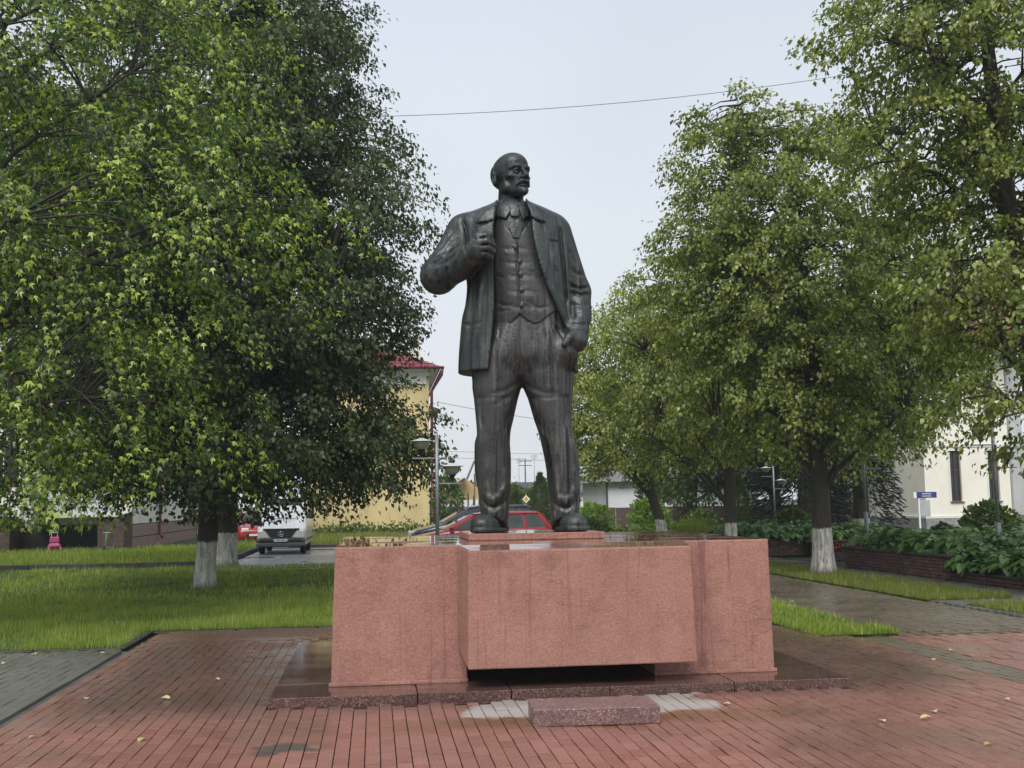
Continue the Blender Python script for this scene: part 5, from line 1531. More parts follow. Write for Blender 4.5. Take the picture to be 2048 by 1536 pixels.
# ================================================================== buildings, planters
def wall_cells(mb, x0, x1, z0, z1, y0, y1, openings, axis='y'):
    """a wall slab with rectangular openings, as cells butted end to end (axis: the wall's normal)"""
    xs = sorted({x0, x1, *[v for o in openings for v in o[:2]]}); zs = sorted({z0, z1, *[v for o in openings for v in o[2:]]})
    for i in range(len(xs) - 1):
        run = None
        for j in range(len(zs) - 1):
            cx, cz = (xs[i] + xs[i + 1]) / 2, (zs[j] + zs[j + 1]) / 2
            hole = any(o[0] < cx < o[1] and o[2] < cz < o[3] for o in openings)
            if hole:
                if run is not None:
                    _cell(mb, xs[i], xs[i + 1], run, zs[j], y0, y1, axis); run = None
            elif run is None: run = zs[j]
        if run is not None: _cell(mb, xs[i], xs[i + 1], run, zs[-1], y0, y1, axis)
    return mb
def _cell(mb, a0, a1, z0, z1, y0, y1, axis):
    if axis == 'y': mb.box(a0, a1, y0, y1, z0, z1)
    else: mb.box(y0, y1, a0, a1, z0, z1)

def window(parent, x0, x1, z0, z1, y, frame='brown_frame', sill=None, bars=(1, 1), depth=.12, fw=.06):
    w = MB()
    fr = MB()
    fr.box(x0, x0 + fw, y + depth - .05, y + depth, z0, z1).box(x1 - fw, x1, y + depth - .05, y + depth, z0, z1)
    fr.box(x0 + fw, x1 - fw, y + depth - .05, y + depth, z0, z0 + fw).box(x0 + fw, x1 - fw, y + depth - .05, y + depth, z1 - fw, z1)
    for k in range(bars[0]):
        c = x0 + (x1 - x0) * (k + 1) / (bars[0] + 1)
        fr.box(c - fw * .4, c + fw * .4, y + depth - .045, y + depth - .002, z0 + fw, z1 - fw)
    for k in range(bars[1]):
        c = z0 + (z1 - z0) * (.62 if bars[1] == 1 else (k + 1) / (bars[1] + 1))
        fr.box(x0 + fw, x1 - fw, y + depth - .043, y + depth - .004, c - fw * .4, c + fw * .4)
    f = fr.build('window', M[frame], parent)
    MB().box(x0 + fw * .5, x1 - fw * .5, y + depth + .003, y + depth + .02, z0 + fw * .5, z1 - fw * .5).build('pane', M['glass'], f)
    if sill: MB().box(x0 - .08, x1 + .08, y - .09, y + depth - .052, z0 - .06, z0 - .002).build('sill', M[sill], f)
    return f

def bldg(name, label, loc): return empty(name, loc, 0, label, 'building')

# ---- yellow house with red hipped roof
yb = bldg('yellow_house', 'yellow rendered house end wall with dark red hipped roof and drainpipe', (0, 64, 0))
def Yp(mb, name, mat, parent=yb):
    o = mb.build(name, M[mat], parent)
    o.location.y = 0
    return o
rel = lambda o: o
W = MB(); W.box(-3.8, 3.18, 0, 22, 0, 8.95); W.build('wall', M['yellow_wall'], yb)
MB().box(-3.85, 3.05, -.06, -.002, 8.62, 9.12).box(-3.85, 3.24, -.10, 22.1, 9.12, 9.3).build('frieze', M['white_trim'], yb)
MB().add([(3.24, -.1, 9.3), (3.8, -.62, 9.5), (3.8, 22.6, 9.5), (3.24, 22.1, 9.3), (-4.4, -.62, 9.5), (-3.85, -.1, 9.3)], [(0, 1, 2, 3), (5, 4, 1, 0)]).build('soffit', M['white_trim'], yb)
rf = MB()
ev, rg = 9.5, 11.6
rf.add([(-4.45, -.68, ev), (3.86, -.68, ev), (3.86, 22.7, ev), (-4.45, 22.7, ev), (-.3, 3.6, rg), (-.3, 18.5, rg), (-4.45, -.68, ev + .09), (3.86, -.68, ev + .09), (3.86, 22.7, ev + .09), (-4.45, 22.7, ev + .09)],
       [(6, 7, 4), (7, 8, 5, 4), (8, 9, 5), (9, 6, 4, 5), (0, 1, 7, 6), (1, 2, 8, 7), (2, 3, 9, 8), (3, 0, 6, 9)])
roof_o = rf.build('roof', M['red_roof'], yb)
rb = MB()
for k in range(1, 22):                                                     # standing ribs up the hip end
    x = -4.45 + 8.31 * k / 22
    t = 1 - abs(x + .3) / 4.15
    rb.tube([(x, -.68, ev + .11), (x, -.68 + 4.2 * t, ev + .11 + 2.0 * t)], .035, 4)
for k in range(1, 9):
    t = k / 9; rb.tube([(-4.45 + 4.15 * t, -.68 + 4.28 * t, ev + .1 + 2.0 * t), (3.86 - 4.16 * t, -.68 + 4.28 * t, ev + .1 + 2.0 * t)], .03, 4)
rb.build('roof_rib', M['red_roof'], roof_o)
MB().box(2.2, 2.9, 4.4, 5.2, 10.2, 11.7).box(2.1, 3.0, 4.3, 5.3, 11.7, 11.82).build('chimney', M['white_trim'], roof_o)
MB().tube([(-4.5, -.75, 9.52), (3.98, -.75, 9.52)], .08, 8).tube([(3.98, -.75, 9.52), (3.98, 22, 9.52)], .08, 8).build('gutter', M['downpipe'], yb)
MB().tube([(3.95, -.7, 9.45), (3.9, -.6, 9.1), (3.34, -.12, 8.2), (3.34, -.12, .3), (3.34, -.4, .15)], .085, 8).build('drainpipe', M['downpipe'], yb)
MB().box(3.18, 4.0, 9, 11, 4.4, 5.2).build('balcony', M['downpipe'], yb)
MB().add([(3.18, 6.6, 8.1), (4.3, 6.6, 7.7), (4.3, 11, 7.7), (3.18, 11, 8.1), (3.18, 6.6, 7.6), (4.1, 6.6, 7.6), (4.1, 11, 7.6), (3.18, 11, 7.6)], [(0, 1, 2, 3), (4, 5, 1, 0), (5, 6, 2, 1), (7, 4, 0, 3), (6, 7, 3, 2)]).build('canopy', M['red_roof'], yb)
MB().box(-5.1, -4.9, -1, -.9, 0, 2.3).box(-5.0, -3.95, -.98, -.93, .1, 2.2).box(-4.02, -3.86, -1, -.9, 0, 2.3).build('gate', M['downpipe'], yb)
for k in range(4): pass

# ---- white apartment block at the left
ab = bldg('apartment_block', 'white apartment block with corrugated balcony fronts and rubble-clad base', (-9.55, 45.5, 0))
ops = []
for fl in range(3):
    for k in range(6):
        xx = -4.3 - k * 3.6
        ops.append((xx - 1.3, xx, 2.5 + fl * 3.4, 4.2 + fl * 3.4))
Wm = wall_cells(MB(), -26, 0, 1.05, 12, 0, .4, ops); Wm.box(-26, 0, .4, 16.5, 1.05, 12); Wm.build('wall', M['apart_wall'], ab)
for o in ops: window(ab, *o, 0, 'white_trim', None, (1, 0), .2)
MB().box(-26, .02, -.05, 16.5, -.05, 1.046).build('base_wall', M['void'], ab)  # dark wall stands in for the shaded void under the balconies
for x0, x1 in ((-.9, .06), (-26, -4.1)):
    MB().box(x0, x1, -1.6, -.06, -.05, 1.42).build('cladding', M['clad_stone'], ab)
tp = MB().box(.026, .05, -1.0 + .004, 1.0 - .008, .02, .5, .004).data('tile', M['tile_pink'])
for k in range(8):
    for j in range(2):
        o = bpy.data.objects.new('tile', tp); o.location = (0, k * 2.0 + 1.0, j * .515); link(o, ab)
for fl in range(3):
    z0 = 1.47 + fl * 3.6
    sl = MB().box(-3.75, -.12, -1.7, -.004, z0 - .12, z0).build('balcony', M['white_trim'], ab)
    pn = MB()
    n = 26
    pts = []
    for i in range(n + 1):
        x = -3.72 + 3.57 * i / n
        pts += [(x, -1.68 if i % 2 else -1.655)]
    vs = [(x, y, z0) for x, y in pts] + [(x, y, z0 + 1.27) for x, y in pts]
    pn.add(vs, [(i, i + 1, i + n + 2, i + n + 1) for i in range(n)])
    pn.add([(x, y + .03, z) for x, y, z in vs], [(i, i + n + 1, i + n + 2, i + 1) for i in range(n)])
    pn.build('balcony_panel', M['panel_white'], sl)
    MB().box(-3.76, -.10, -1.72, -1.62, z0 + 1.272, z0 + 1.33).build('rail', M['white_trim'], sl)
    fr = MB()
    for x in (-3.74, -2.5, -1.3, -.18): fr.box(x, x + .06, -1.68, -1.62, z0 + 1.332, z0 + 2.9)
    fr.build('glazing_bar', M['white_trim'], sl)
MB().tube([(.12, 5.3, 11), (.12, 5.3, .55), (.28, 5.0, .38)], .06, 8).build('drainpipe', M['downpipe'], ab)

# ---- cream house at the right
cb_ = bldg('cream_house', 'cream rendered house with narrow brown windows, grey stone base and faded red roof', (29.3, 56, 0))
ops = [(1.48, 2.1, 1.38, 4.1), (3.66, 4.28, 1.38, 4.1), (1.48, 2.1, 6.0, 8.2), (3.66, 4.28, 6.0, 8.2)]
Wm = wall_cells(MB(), 0, 4.9, .62, 10, 0, .35, ops); Wm.box(0, 4.9, .35, 12, .62, 10); Wm.build('wall', M['cream_wall'], cb_)
for i, o in enumerate(ops):
    wq = window(cb_, *o, 0, 'brown_frame', 'brown_sill', (1, 1), .18, .07)
    MB().box(o[0] - .12, o[0] - .002, -.025, -.002, o[2], o[3]).build('reveal', M['white_trim'], wq)
MB().box(-.08, 5.0, -.06, 12, .5, .618).box(-.02, 4.9, -.05, -.002, 4.3, 4.42).box(-.1, 5, -.08, -.002, 9.6, 9.98).build('cornice', M['white_trim'], cb_)
MB().box(-.06, 5.0, -.05, 12, -.05, .498).build('base_wall', M['stone_plinth'], cb_)
MB().box(5.0, 12, -1.2, 12, .62, 10).build('bay', M['pale_wall'], cb_)
MB().box(4.98, 12.05, -1.26, 12, -.05, .6).build('base_wall', M['stone_plinth'], cb_)
MB().prism([(-.5, 10.002), (12.6, 10.002), (9, 13.5), (3, 13.5)], 'y', -1.6, 12.5).build('roof', M['pink_roof'], cb_)

# ---- pale house behind the lindens
ph = bldg('pale_house', 'low pale grey house with one dark window behind the lindens', (14.1, 66, 0))
ops = [(3.45, 4.25, 1.53, 2.5)]
Wm = wall_cells(MB(), 0, 9.5, 0, 2.85, 0, .3, ops); Wm.box(0, 9.5, .3, 8, 0, 2.85); Wm.build('wall', M['pale_wall'], ph)
window(ph, *ops[0], 0, 'brown_frame', None, (1, 1), .15)
MB().add([(-.5, -.5, 2.84), (10, -.5, 2.84), (10, 8.5, 2.84), (-.5, 8.5, 2.84), (2, 4, 5.2), (8, 4, 5.2)], [(0, 1, 5, 4), (1, 2, 5), (2, 3, 4, 5), (3, 0, 4), (3, 2, 1, 0)]).build('roof', M['grey_roof'], ph)
MB().box(3.5, 4.1, 3, 3.6, 4.0, 6.0).build('chimney', M['brick_mid'], ph)
MB().box(-.1, -.02, -.1, -.02, 0, 2.8).build('drainpipe', M['black_plastic'], ph)
sh_ = bldg('white_shed', 'small white shed with a tiny window and grey roof near the pale house', (16.0, 85, 0))
Wm = wall_cells(MB(), 0, 3.2, 0, 2.3, 0, .2, [(.7, 1.25, 1.45, 1.9)]); Wm.box(0, 3.2, .2, 4, 0, 2.3); Wm.build('wall', M['white_trim'], sh_)
window(sh_, .7, 1.25, 1.45, 1.9, 0, 'brown_frame', None, (1, 0), .1)
MB().prism([(-.3, 2.302), (3.5, 2.302), (1.3, 3.3)], 'y', -.3, 4.3).build('roof', M['slate_roof'], sh_)
MB().box(2.5, 3.0, -.03, -.004, 0, 1.9).build('door', M['brown_frame'], sh_)
oh = bldg('tan_roofed_house', 'far house with a tan gable roof and slatted front beyond the lamp', (5.8, 100, 0))
MB().box(0, 4.4, 0, 6, 0, 2.0).build('wall', M['pale_wall'], oh)
MB().prism([(-.6, 2.002), (5.0, 2.002), (2.4, 4.0)], 'y', .3, 6).build('roof', M['tan_roof'], oh)
MB().add([(-1.2, -1.0, 1.8), (2.4, -1.0, 4.05), (2.4, 6, 4.05), (-1.2, 6, 1.8)], [(0, 1, 2, 3)]).build('roof_slope', M['tan_roof'], oh)
for k in range(6): MB().box(1.6 + k * .5, 1.72 + k * .5, -.04, -.004, .6, 2.6 - abs(k - 2) * .25).build('slat', M['brown_frame'], oh)
MB().box(.3, 1.3, -.06, -.004, .4, 1.4).build('panel', M['toy_green'], oh)
gh = bldg('grey_roofed_house', 'far house with a low slate-grey roof and chimney between the bronze legs', (13.0, 112, 0))
MB().box(0, 6.5, 0, 7, 0, 2.2).build('wall', M['pale_wall'], gh)
MB().prism([(-.5, 2.202), (7, 2.202), (5.2, 3.75), (1.3, 3.75)], 'y', -.4, 7.4).build('roof', M['slate_roof'], gh)
MB().box(5.0, 5.6, 2, 2.6, 3.2, 4.9).build('chimney', M['brick_mid'], gh)

# ---- fences
def fence(name, label, x0, x1, y, h, mat, w=.9):
    root = empty(name, (x0, y, 0), 0, label, 'fence')
    n = max(1, round((x1 - x0) / w)); st = (x1 - x0) / n
    me = MB().box(.01, st - .01, 0, .03, .05, h).data('panel', M[mat])
    pm_ = MB().box(-.03, .03, .032, .09, -.05, h + .03).data('post', M[mat])
    for k in range(n):
        o = bpy.data.objects.new('panel', me); o.location = (k * st, 0, rp.normal(0, .006)); link(o, root)
        if k % 2 == 0:
            o = bpy.data.objects.new('post', pm_); o.location = (k * st, 0, 0); link(o, root)
    return root
fence('sheet_fence', 'long brown sheet-metal fence in front of the pale house', 10.5, 27, 60, 1.32, 'fence_brown')
fence('sheet_fence', 'short grey fence behind the parked cars', 4.2, 9.5, 90, 1.4, 'slate_roof', 1.0)

# ---- long planter: brick courses with a mossy coping
BR = {k: MB().box(-.12, .12, -.03, .03, -.031, .031, .006).data('brick', M[k]) for k in ('brick_dark', 'brick_mid')}
BRs = {k: MB().box(-.06, .06, -.03, .03, -.031, .031, .006).data('brick', M[k]) for k in ('brick_dark', 'brick_mid')}
def brick_wall(root, p0, p1, z0, courses, seed):
    """bricks along the line p0-p1 (root-local), faces towards the left of the line"""
    r = np.random.default_rng(seed)
    p0, p1 = Vector(p0 + (0,)), Vector(p1 + (0,))
    L_ = (p1 - p0).length; d = (p1 - p0) / L_; ang = math.atan2(d.y, d.x)
    for c in range(courses):
        s = 0.0 if c % 2 else -.125
        while s < L_ - .02:
            a, b = max(0, s), min(L_, s + .25)
            if b - a > .06:
                kind = 'brick_mid' if r.random() < .35 else 'brick_dark'
                o = bpy.data.objects.new('brick', BR[kind] if b - a > .2 else BRs[kind])
                q = p0 + d * ((a + b) / 2)
                o.location = (q.x + r.normal(0, .003), q.y + r.normal(0, .003), z0 + .035 + c * .07)
                o.rotation_euler = (0, 0, ang + r.normal(0, .01))
                if b - a > .2: o.scale = ((b - a - .01) / .24, 1, 1)
                link(o, root)
            s += .25
pl = empty('long_planter', (11.36, 22, 0), 0, 'long low planter of dark red brick with mossy coping full of hostas', 'planter')
brick_wall(pl, (0, -1.2), (0, 3.8), 0, 6, 1)
brick_wall(pl, (0, -6.2), (0, -1.2), -.0, 2, 2)
brick_wall(pl, (.06, 3.86), (3.4, 3.86), 0, 6, 3)
MB().box(.035, .25, -1.2, 3.8, -.05, .415).box(.035, .25, -7, -1.21, -.05, .135).box(.26, 3.4, 3.6, 3.82, -.05, .41).build('backing', M['mortar'], pl)
MB().box(-.06, .30, -1.26, 3.92, .422, .48, .012).box(.305, 3.45, 3.55, 3.92, .421, .478, .012).box(-.05, .3, -7, -1.27, .142, .2, .012).build('coping', M['coping'], pl)
MB().box(.26, 3.4, -1.2, 3.58, -.05, .38).box(.26, 3.4, -7, -1.21, -.05, .16).build('soil', M['soil'], pl)
# ---- bench recess planter
pb = empty('bench_planter', (11.5, 31.35, 0), 0, 'brick planter wall with a recessed dark bench behind the stout linden', 'planter')
brick_wall(pb, (-1.0, 0), (.95, 0), 0, 7, 4)
brick_wall(pb, (3.2, 0), (4.6, 0), 0, 7, 5)
MB().box(-1.0, .95, .035, .3, -.05, .49).box(.96, 3.19, .6, .8, -.05, .49).box(3.2, 4.6, .035, .3, -.05, .49).build('backing', M['mortar'], pb)
MB().box(-1.05, 4.65, -.05, .9, .495, .56, .012).build('coping', M['coping'], pb)
MB().box(-1.0, 4.6, .9, 2.6, -.05, .38).build('soil', M['soil'], pb)
bn = empty('bench', (13.55, 31.2, 0), 0, 'dark wooden bench set into the brick planter recess', 'bench')
for k in range(3): MB().box(-1.05, 1.05, -.35 + k * .14, -.23 + k * .14, .40, .44).build('slat', M['bench_wood'], bn)
for x in (-.9, .85): MB().box(x, x + .08, -.33, .05, 0, .395).build('leg', M['lamp_black'], bn)
lg = MB().box(-.6, .6, -.28, .28, 0, .19, .01).build('stone_ledge', M['shade_and_ledge_stone'], None, (13.0, 29.3, -.005)); tag(lg, 'dark low ledge holding the red flowers in the bench recess', 'ledge')
# ================================================================== vehicles
def loft_body(mb, secs, smooth=True):
    """secs: list of closed rings (same count)"""
    n = len(secs[0]); vs = [p for s in secs for p in s]; fs = []
    for i in range(len(secs) - 1):
        for k in range(n):
            k2 = (k + 1) % n
            fs.append((i * n + k, i * n + k2, (i + 1) * n + k2, (i + 1) * n + k))
    fs += [tuple(range(n - 1, -1, -1)), tuple((len(secs) - 1) * n + k for k in range(n))]
    mb.add(vs, fs, smooth)
    return mb
def rr_ring(x, hw, z0, z1, r=.1, n=4):
    pts = []
    for cx, cz, a0 in ((hw - r, z1 - r, 0), (-hw + r, z1 - r, PI / 2), (-hw + r * .6, z0 + r * .6, PI), (hw - r * .6, z0 + r * .6, 1.5 * PI)):
        q = r if cz == z1 - r else r * .6
        for k in range(n + 1):
            a = a0 + (PI / 2) * k / n
            pts.append((x, cx + q * math.cos(a), cz + q * math.sin(a)))
    return pts
def wheel(parent, x, y, r, w, side):
    h = empty('wheel', (x, y, r), 0, parent=parent)
    ty = MB(); s = 24
    prof = [(r * .62, -w / 2), (r * .93, -w / 2), (r, -w * .35), (r, w * .35), (r * .93, w / 2), (r * .62, w / 2)]
    vs, fs = [], []
    for pr, py in prof:
        for k in range(s): vs.append((pr * math.cos(2 * PI * k / s), py, pr * math.sin(2 * PI * k / s)))
    for i in range(5):
        for k in range(s): fs.append((i * s + k, i * s + (k + 1) % s, (i + 1) * s + (k + 1) % s, (i + 1) * s + k))
    ty.add(vs, fs, True).build('tyre', M['rubber'], h)
    rm = MB()
    for k in range(5):
        a = 2 * PI * k / 5
        rm.tube([(0, side * w * .3, 0), (r * .6 * math.cos(a), side * w * .36, r * .6 * math.sin(a))], [.05, .04], 5)
    rm.tube([(0, side * w * .2, 0), (0, side * w * .4, 0)], r * .16, 10).disc((0, side * w * .12, 0), r * .62, 'y', 20)
    rm.build('rim', M['steel_grey'], h)
    return h

def hatchback(name, label, loc, paint, rz=0.0, plate=None, group='cars parked behind the pedestal'):
    """nose towards -x; origin under the middle of the car"""
    root = empty(name, loc, rz, label, 'car', group)
    lower = [(-2.14, .62, .28, .56, .16), (-2.08, .72, .22, .66, .16), (-1.9, .80, .20, .76, .16), (-1.5, .85, .19, .84, .14), (-1.05, .865, .19, .93, .13), (0, .87, .19, .955, .1), (1.0, .87, .19, .975, .1), (1.7, .86, .20, .985, .12), (2.0, .82, .24, .96, .14), (2.12, .76, .3, .86, .16)]
    mb = loft_body(MB(), [rr_ring(x, hw, z0, z1, r) for x, hw, z0, z1, r in lower])
    body = mb.build('body', M[paint], root)
    # cabin: belt outline to roof outline
    def ring(z, xf, xr, hw, ncr=.12):
        return [(xf, -hw * .80, z), (xf + ncr, -hw, z), (xr - ncr, -hw, z), (xr, -hw * .84, z), (xr, hw * .84, z), (xr - ncr, hw, z), (xf + ncr, hw, z), (xf, hw * .80, z)]
    r0, r1, r2 = ring(.90, -1.22, 2.05, .81), ring(1.36, -.32, 1.72, .63), ring(1.43, .05, 1.55, .55)
    cab = MB().add(r0 + r1 + r2, [(i, (i + 1) % 8, 8 + (i + 1) % 8, 8 + i) for i in range(8)] + [(8 + i, 8 + (i + 1) % 8, 16 + (i + 1) % 8, 16 + i) for i in range(8)] + [tuple(range(16, 24))], True)
    cab.build('cabin', M[paint], root)
    L3 = lambda a, b, t: tuple(a[i] + (b[i] - a[i]) * t for i in range(3))
    def pane(nm, a0, b0, a1, b1, off, m='glass_car'):
        v = [L3(a0, a1, .08), L3(b0, b1, .08), L3(b0, b1, .94), L3(a0, a1, .94)]
        v = [tuple(p[i] + off[i] for i in range(3)) for p in v]
        w = [tuple(p[i] - off[i] * .8 for i in range(3)) for p in v]
        return MB().add(v + w, [(0, 1, 2, 3), (0, 4, 5, 1), (1, 5, 6, 2), (2, 6, 7, 3), (3, 7, 4, 0)]).build(nm, M[m], root)
    pane('windscreen', r0[7], r0[0], r1[7], r1[0], (-.010, 0, .006))
    pane('rear_window', r0[3], r0[4], r1[3], r1[4], (.010, 0, .004))
    for s, (f, b) in ((-1, (1, 2)), (1, (6, 5))):
        for t0, t1 in ((.06, .40), (.44, .74), (.78, .97)):
            a0, b0, a1, b1 = L3(r0[f], r0[b], t0), L3(r0[f], r0[b], t1), L3(r1[f], r1[b], max(t0, .03)), L3(r1[f], r1[b], t1)
            pane('side_window', a0, b0, a1, b1, (0, s * .010, .003))
        MB().tube([L3(r1[f], r1[b], -.1), L3(r1[f], r1[b], 1.0)], .014, 6).build('roof_rail', M['black_plastic'], root)
        MB().lathe([(0, -.07), (.055, -.05), (.075, 0), (.055, .05), (0, .07)], (-.92, s * .93, .98), 10).build('mirror', M[paint], root)
        MB().box(-2.12, -1.86, s * .44 - .16, s * .44 + .16, .58, .72, .03).build('headlight', M['headlamp'], root)
        MB().box(2.0, 2.13, s * .62 - .1, s * .62 + .1, .68, .95, .02).build('tail_light', M['red_paint'], root)
        for x in (-1.35, 1.25):
            wheel(root, x, s * .78, .31, .2, s)
            MB().tube([(x, s * .862, .31), (x, s * .876, .31)], .36, 20).build('wheel_arch', M['black_plastic'], root)
        for x in (-.25, .75): MB().box(x + .1, x + .24, s * .868, s * .892, .80, .83, .006).build('door_handle', M['black_plastic'], root)
    MB().box(-2.17, -2.10, -.42, .42, .34, .46, .01).build('grille', M['black_plastic'], root)
    MB().box(-2.19, -2.172, -.26, .26, .36, .45, .004).build('number_plate', M['plate'], root)
    MB().tube([(-.1, .3, 1.40), (.1, .3, 1.66)], [.008, .004], 5).build('aerial', M['black_plastic'], root)
    MB().tube([(-1.26, -.5, .93), (-.95, .05, 1.0)], .01, 5).build('wiper', M['black_plastic'], root)
    return root
hatchback('parked_car', 'red hatchback parked behind the pedestal, roof showing between the bronze legs', (3.1, 32.2, -.018), 'red_paint')
hatchback('parked_car', 'charcoal car parked beyond the red hatchback, bonnet beside the lamp post', (3.3, 36.2, -.018), 'dark_paint', .03).scale = (1.03, 1.03, 1.13)
c3 = hatchback('parked_car', 'red car parked behind the white van at the edge of the grass', (-5.4, 52.0, .012), 'red_paint', PI / 2 + .1)

def text_mesh(txt, size, mat, parent, loc, rot=(PI / 2, 0, 0), name='lettering', ext=.002):
    cu = bpy.data.curves.new(name, 'FONT'); cu.body = txt; cu.size = size; cu.align_x = 'CENTER'; cu.align_y = 'CENTER'; cu.extrude = ext
    ob = bpy.data.objects.new(name, cu); COL.objects.link(ob)
    dg = bpy.context.evaluated_depsgraph_get()
    me = bpy.data.meshes.new_from_object(ob.evaluated_get(dg))
    bpy.data.objects.remove(ob); bpy.data.curves.remove(cu)
    me.materials.clear(); me.materials.append(mat); me.name = name
    o = bpy.data.objects.new(name, me); o.location = loc; o.rotation_euler = rot
    return link(o, parent)

# ---- white delivery van facing the camera (nose towards -y)
vn = empty('delivery_van', (-3.24, 41.85, -.018), 0, 'white delivery van with round star badge and grey bumper facing out under the linden', 'van')
def vring(y, hwb, hwt, z0, z1, r=.12):
    pts = []
    zb = min(1.25, z1 - .05)
    out = [(hwb - .04, z0), (hwb, z0 + .08), (hwb, zb * .6 + z0 * .4), (hwb - .01, zb)]
    if z1 > 1.5: out += [(hwt + (hwb - hwt) * .45, (zb + z1) / 2), (hwt, z1 - r), (hwt - r * .35, z1 - r * .3), (hwt - r, z1)]
    else: out += [(hwb - .02, zb + (z1 - zb) * .3), (hwb - .05, z1 - .03), (hwb - .1, z1 - .01), (hwb - .2, z1)]
    for x, z in out: pts.append((x, y, z))
    for x, z in reversed(out): pts.append((-x, y, z))
    return pts
vn.scale = (.88, .88, .9)
vs_ = [(-2.52, .80, .7, .42, .86), (-2.46, .90, .8, .36, .98), (-2.30, .945, .85, .33, 1.06), (-1.80, .96, .86, .32, 1.22), (-1.62, .96, .86, .32, 1.32), (-1.25, .96, .87, .32, 1.80), (-.88, .96, .85, .32, 2.22), (-.65, .96, .84, .32, 2.33), (.2, .96, .84, .32, 2.38), (2.45, .96, .84, .32, 2.38), (2.52, .94, .82, .34, 2.3)]
loft_body(MB(), [vring(y, a, b, z0, z1) for y, a, b, z0, z1 in vs_]).build('body', M['white_paint'], vn)
MB().add([(-.70, -1.60, 1.345), (.70, -1.60, 1.345), (.72, -.95, 2.17), (-.72, -.95, 2.17)], [(0, 1, 2, 3)]).add([(-.72, -1.545, 1.335), (.72, -1.545, 1.335), (.74, -.90, 2.15), (-.74, -.90, 2.15)], [(3, 2, 1, 0)]).build('windscreen', M['glass_car'], vn)
MB().tube([(-.45, -1.66, 1.35), (.05, -1.60, 1.42)], .012, 5).tube([(.05, -1.68, 1.35), (.6, -1.60, 1.40)], .012, 5).build('wiper', M['black_plastic'], vn)
MB().box(-.97, .97, -2.62, -2.40, .30, .46, .04).box(-.975, .975, -2.60, -2.30, .46, .62, .05).build('bumper', M['grey_plastic'], vn)
MB().prism([(-.40, .64), (.40, .64), (.60, .93), (-.60, .93)], 'y', -2.58, -2.50).build('grille', M['black_plastic'], vn)
MB().box(-.72, .72, -2.57, -2.36, .935, 1.0, .03).build('bonnet_guard', M['black_plastic'], vn)
for k in range(3): MB().box(-.42 - k * .05, .42 + k * .05, -2.595, -2.582, .70 + k * .075, .715 + k * .075).build('grille_bar', M['grey_plastic'], vn)
for s in (-1, 1):
    MB().prism([(s * .45, .66), (s * .88, .64), (s * .90, .88), (s * .64, .92)] if s > 0 else [(s * .64, .92), (s * .90, .88), (s * .88, .64), (s * .45, .66)], 'y', -2.60, -2.42).build('headlight', M['headlamp'], vn)
    MB().prism([(s * .30, .49), (s * .85, .49), (s * .80, .58), (s * .36, .58)] if s > 0 else [(s * .36, .58), (s * .80, .58), (s * .85, .49), (s * .30, .49)], 'y', -2.612, -2.60).build('air_intake', M['black_plastic'], vn)
    mr = MB().box(s * 1.12 - .1, s * 1.12 + .1, -1.62, -1.5, 1.35, 1.68, .03).tube([(s * .95, -1.5, 1.4), (s * 1.06, -1.56, 1.45)], .025, 6).build('mirror', M['black_plastic'], vn)
    MB().add([(s * .968, -1.45, 1.36), (s * .968, -.55, 1.36), (s * .90, -.55, 1.95), (s * .905, -.98, 1.95)], [(0, 1, 2, 3) if s > 0 else (3, 2, 1, 0)]).build('side_window', M['glass_car'], vn)
    for y in (-1.55, 1.5): wheel(vn, s * .82, y, .34, .22, s).rotation_euler = (0, 0, PI / 2)
    MB().box(s * .966 - .01, s * .966 + .01, -1.5, 2.4, .5, .6).build('side_strip', M['grey_plastic'], vn)
MB().box(-.26, .26, -2.64, -2.622, .49, .60, .004).build('number_plate', M['plate'], vn)
text_mesh('7700 MB-1', .085, M['print'], vn, (0, -2.642, .545))
bd = MB()
ringp = [(.10 * math.cos(2 * PI * k / 24), -2.61, .79 + .10 * math.sin(2 * PI * k / 24)) for k in range(25)]
bd.tube(ringp, .013, 6, False)
for k in range(3):
    a = PI / 2 + k * 2 * PI / 3
    bd.tube([(0, -2.61, .79), (.098 * math.cos(a), -2.61, .79 + .098 * math.sin(a))], [.022, .006], 6)
bd.build('badge', M['chrome'], vn)
MB().box(-.3, .3, -2.60, -2.56, .22, .29, .01).build('skid_plate', M['steel_grey'], vn)
# ================================================================== lamps, signs, poles, wires, litter
def lamp_post(name, label, loc, hi=-1, base_z=0.0, rz=0.0):
    root = empty(name, loc, rz, label, 'street lamp', 'twin-headed park lamps')
    MB().tube([(0, 0, base_z), (0, 0, base_z + .9)], .055, 10).tube([(0, 0, base_z + .9), (0, 0, 2.93)], .034, 10).build('post', M['steel_grey'], root)
    for s, z in ((hi, 2.50), (-hi, 2.03)):
        arm = MB().box(min(0.034 * s, .46 * s), max(.034 * s, .46 * s), -.05, .05, z - .012, z + .012).build('arm', M['steel_grey'], root)
        x = .285 * s
        hd = empty('lamp_head', (x, 0, z), 0, parent=root)
        MB().lathe([(.012, .012), (.014, .05), (.028, .07), (.036, .11), (.075, .165)], (0, 0, 0), 16).build('holder', M['lamp_black'], hd)
        MB().lathe([(.076, .166), (.135, .22), (.158, .29), (.16, .315)], (0, 0, 0), 20).build('bowl', M['lamp_glass'], hd)
        MB().lathe([(.215, .314), (.216, .322), (.12, .345), (.05, .37), (.045, .375)], (0, 0, 0), 24).build('hood', M['lamp_white'], hd)
        MB().lathe([(.0, .372), (.05, .385), (.058, .41), (.04, .445), (.012, .462), (.006, .49), (0, .495)], (0, 0, 0), 14).build('finial', M['lamp_black'], hd)
    return root
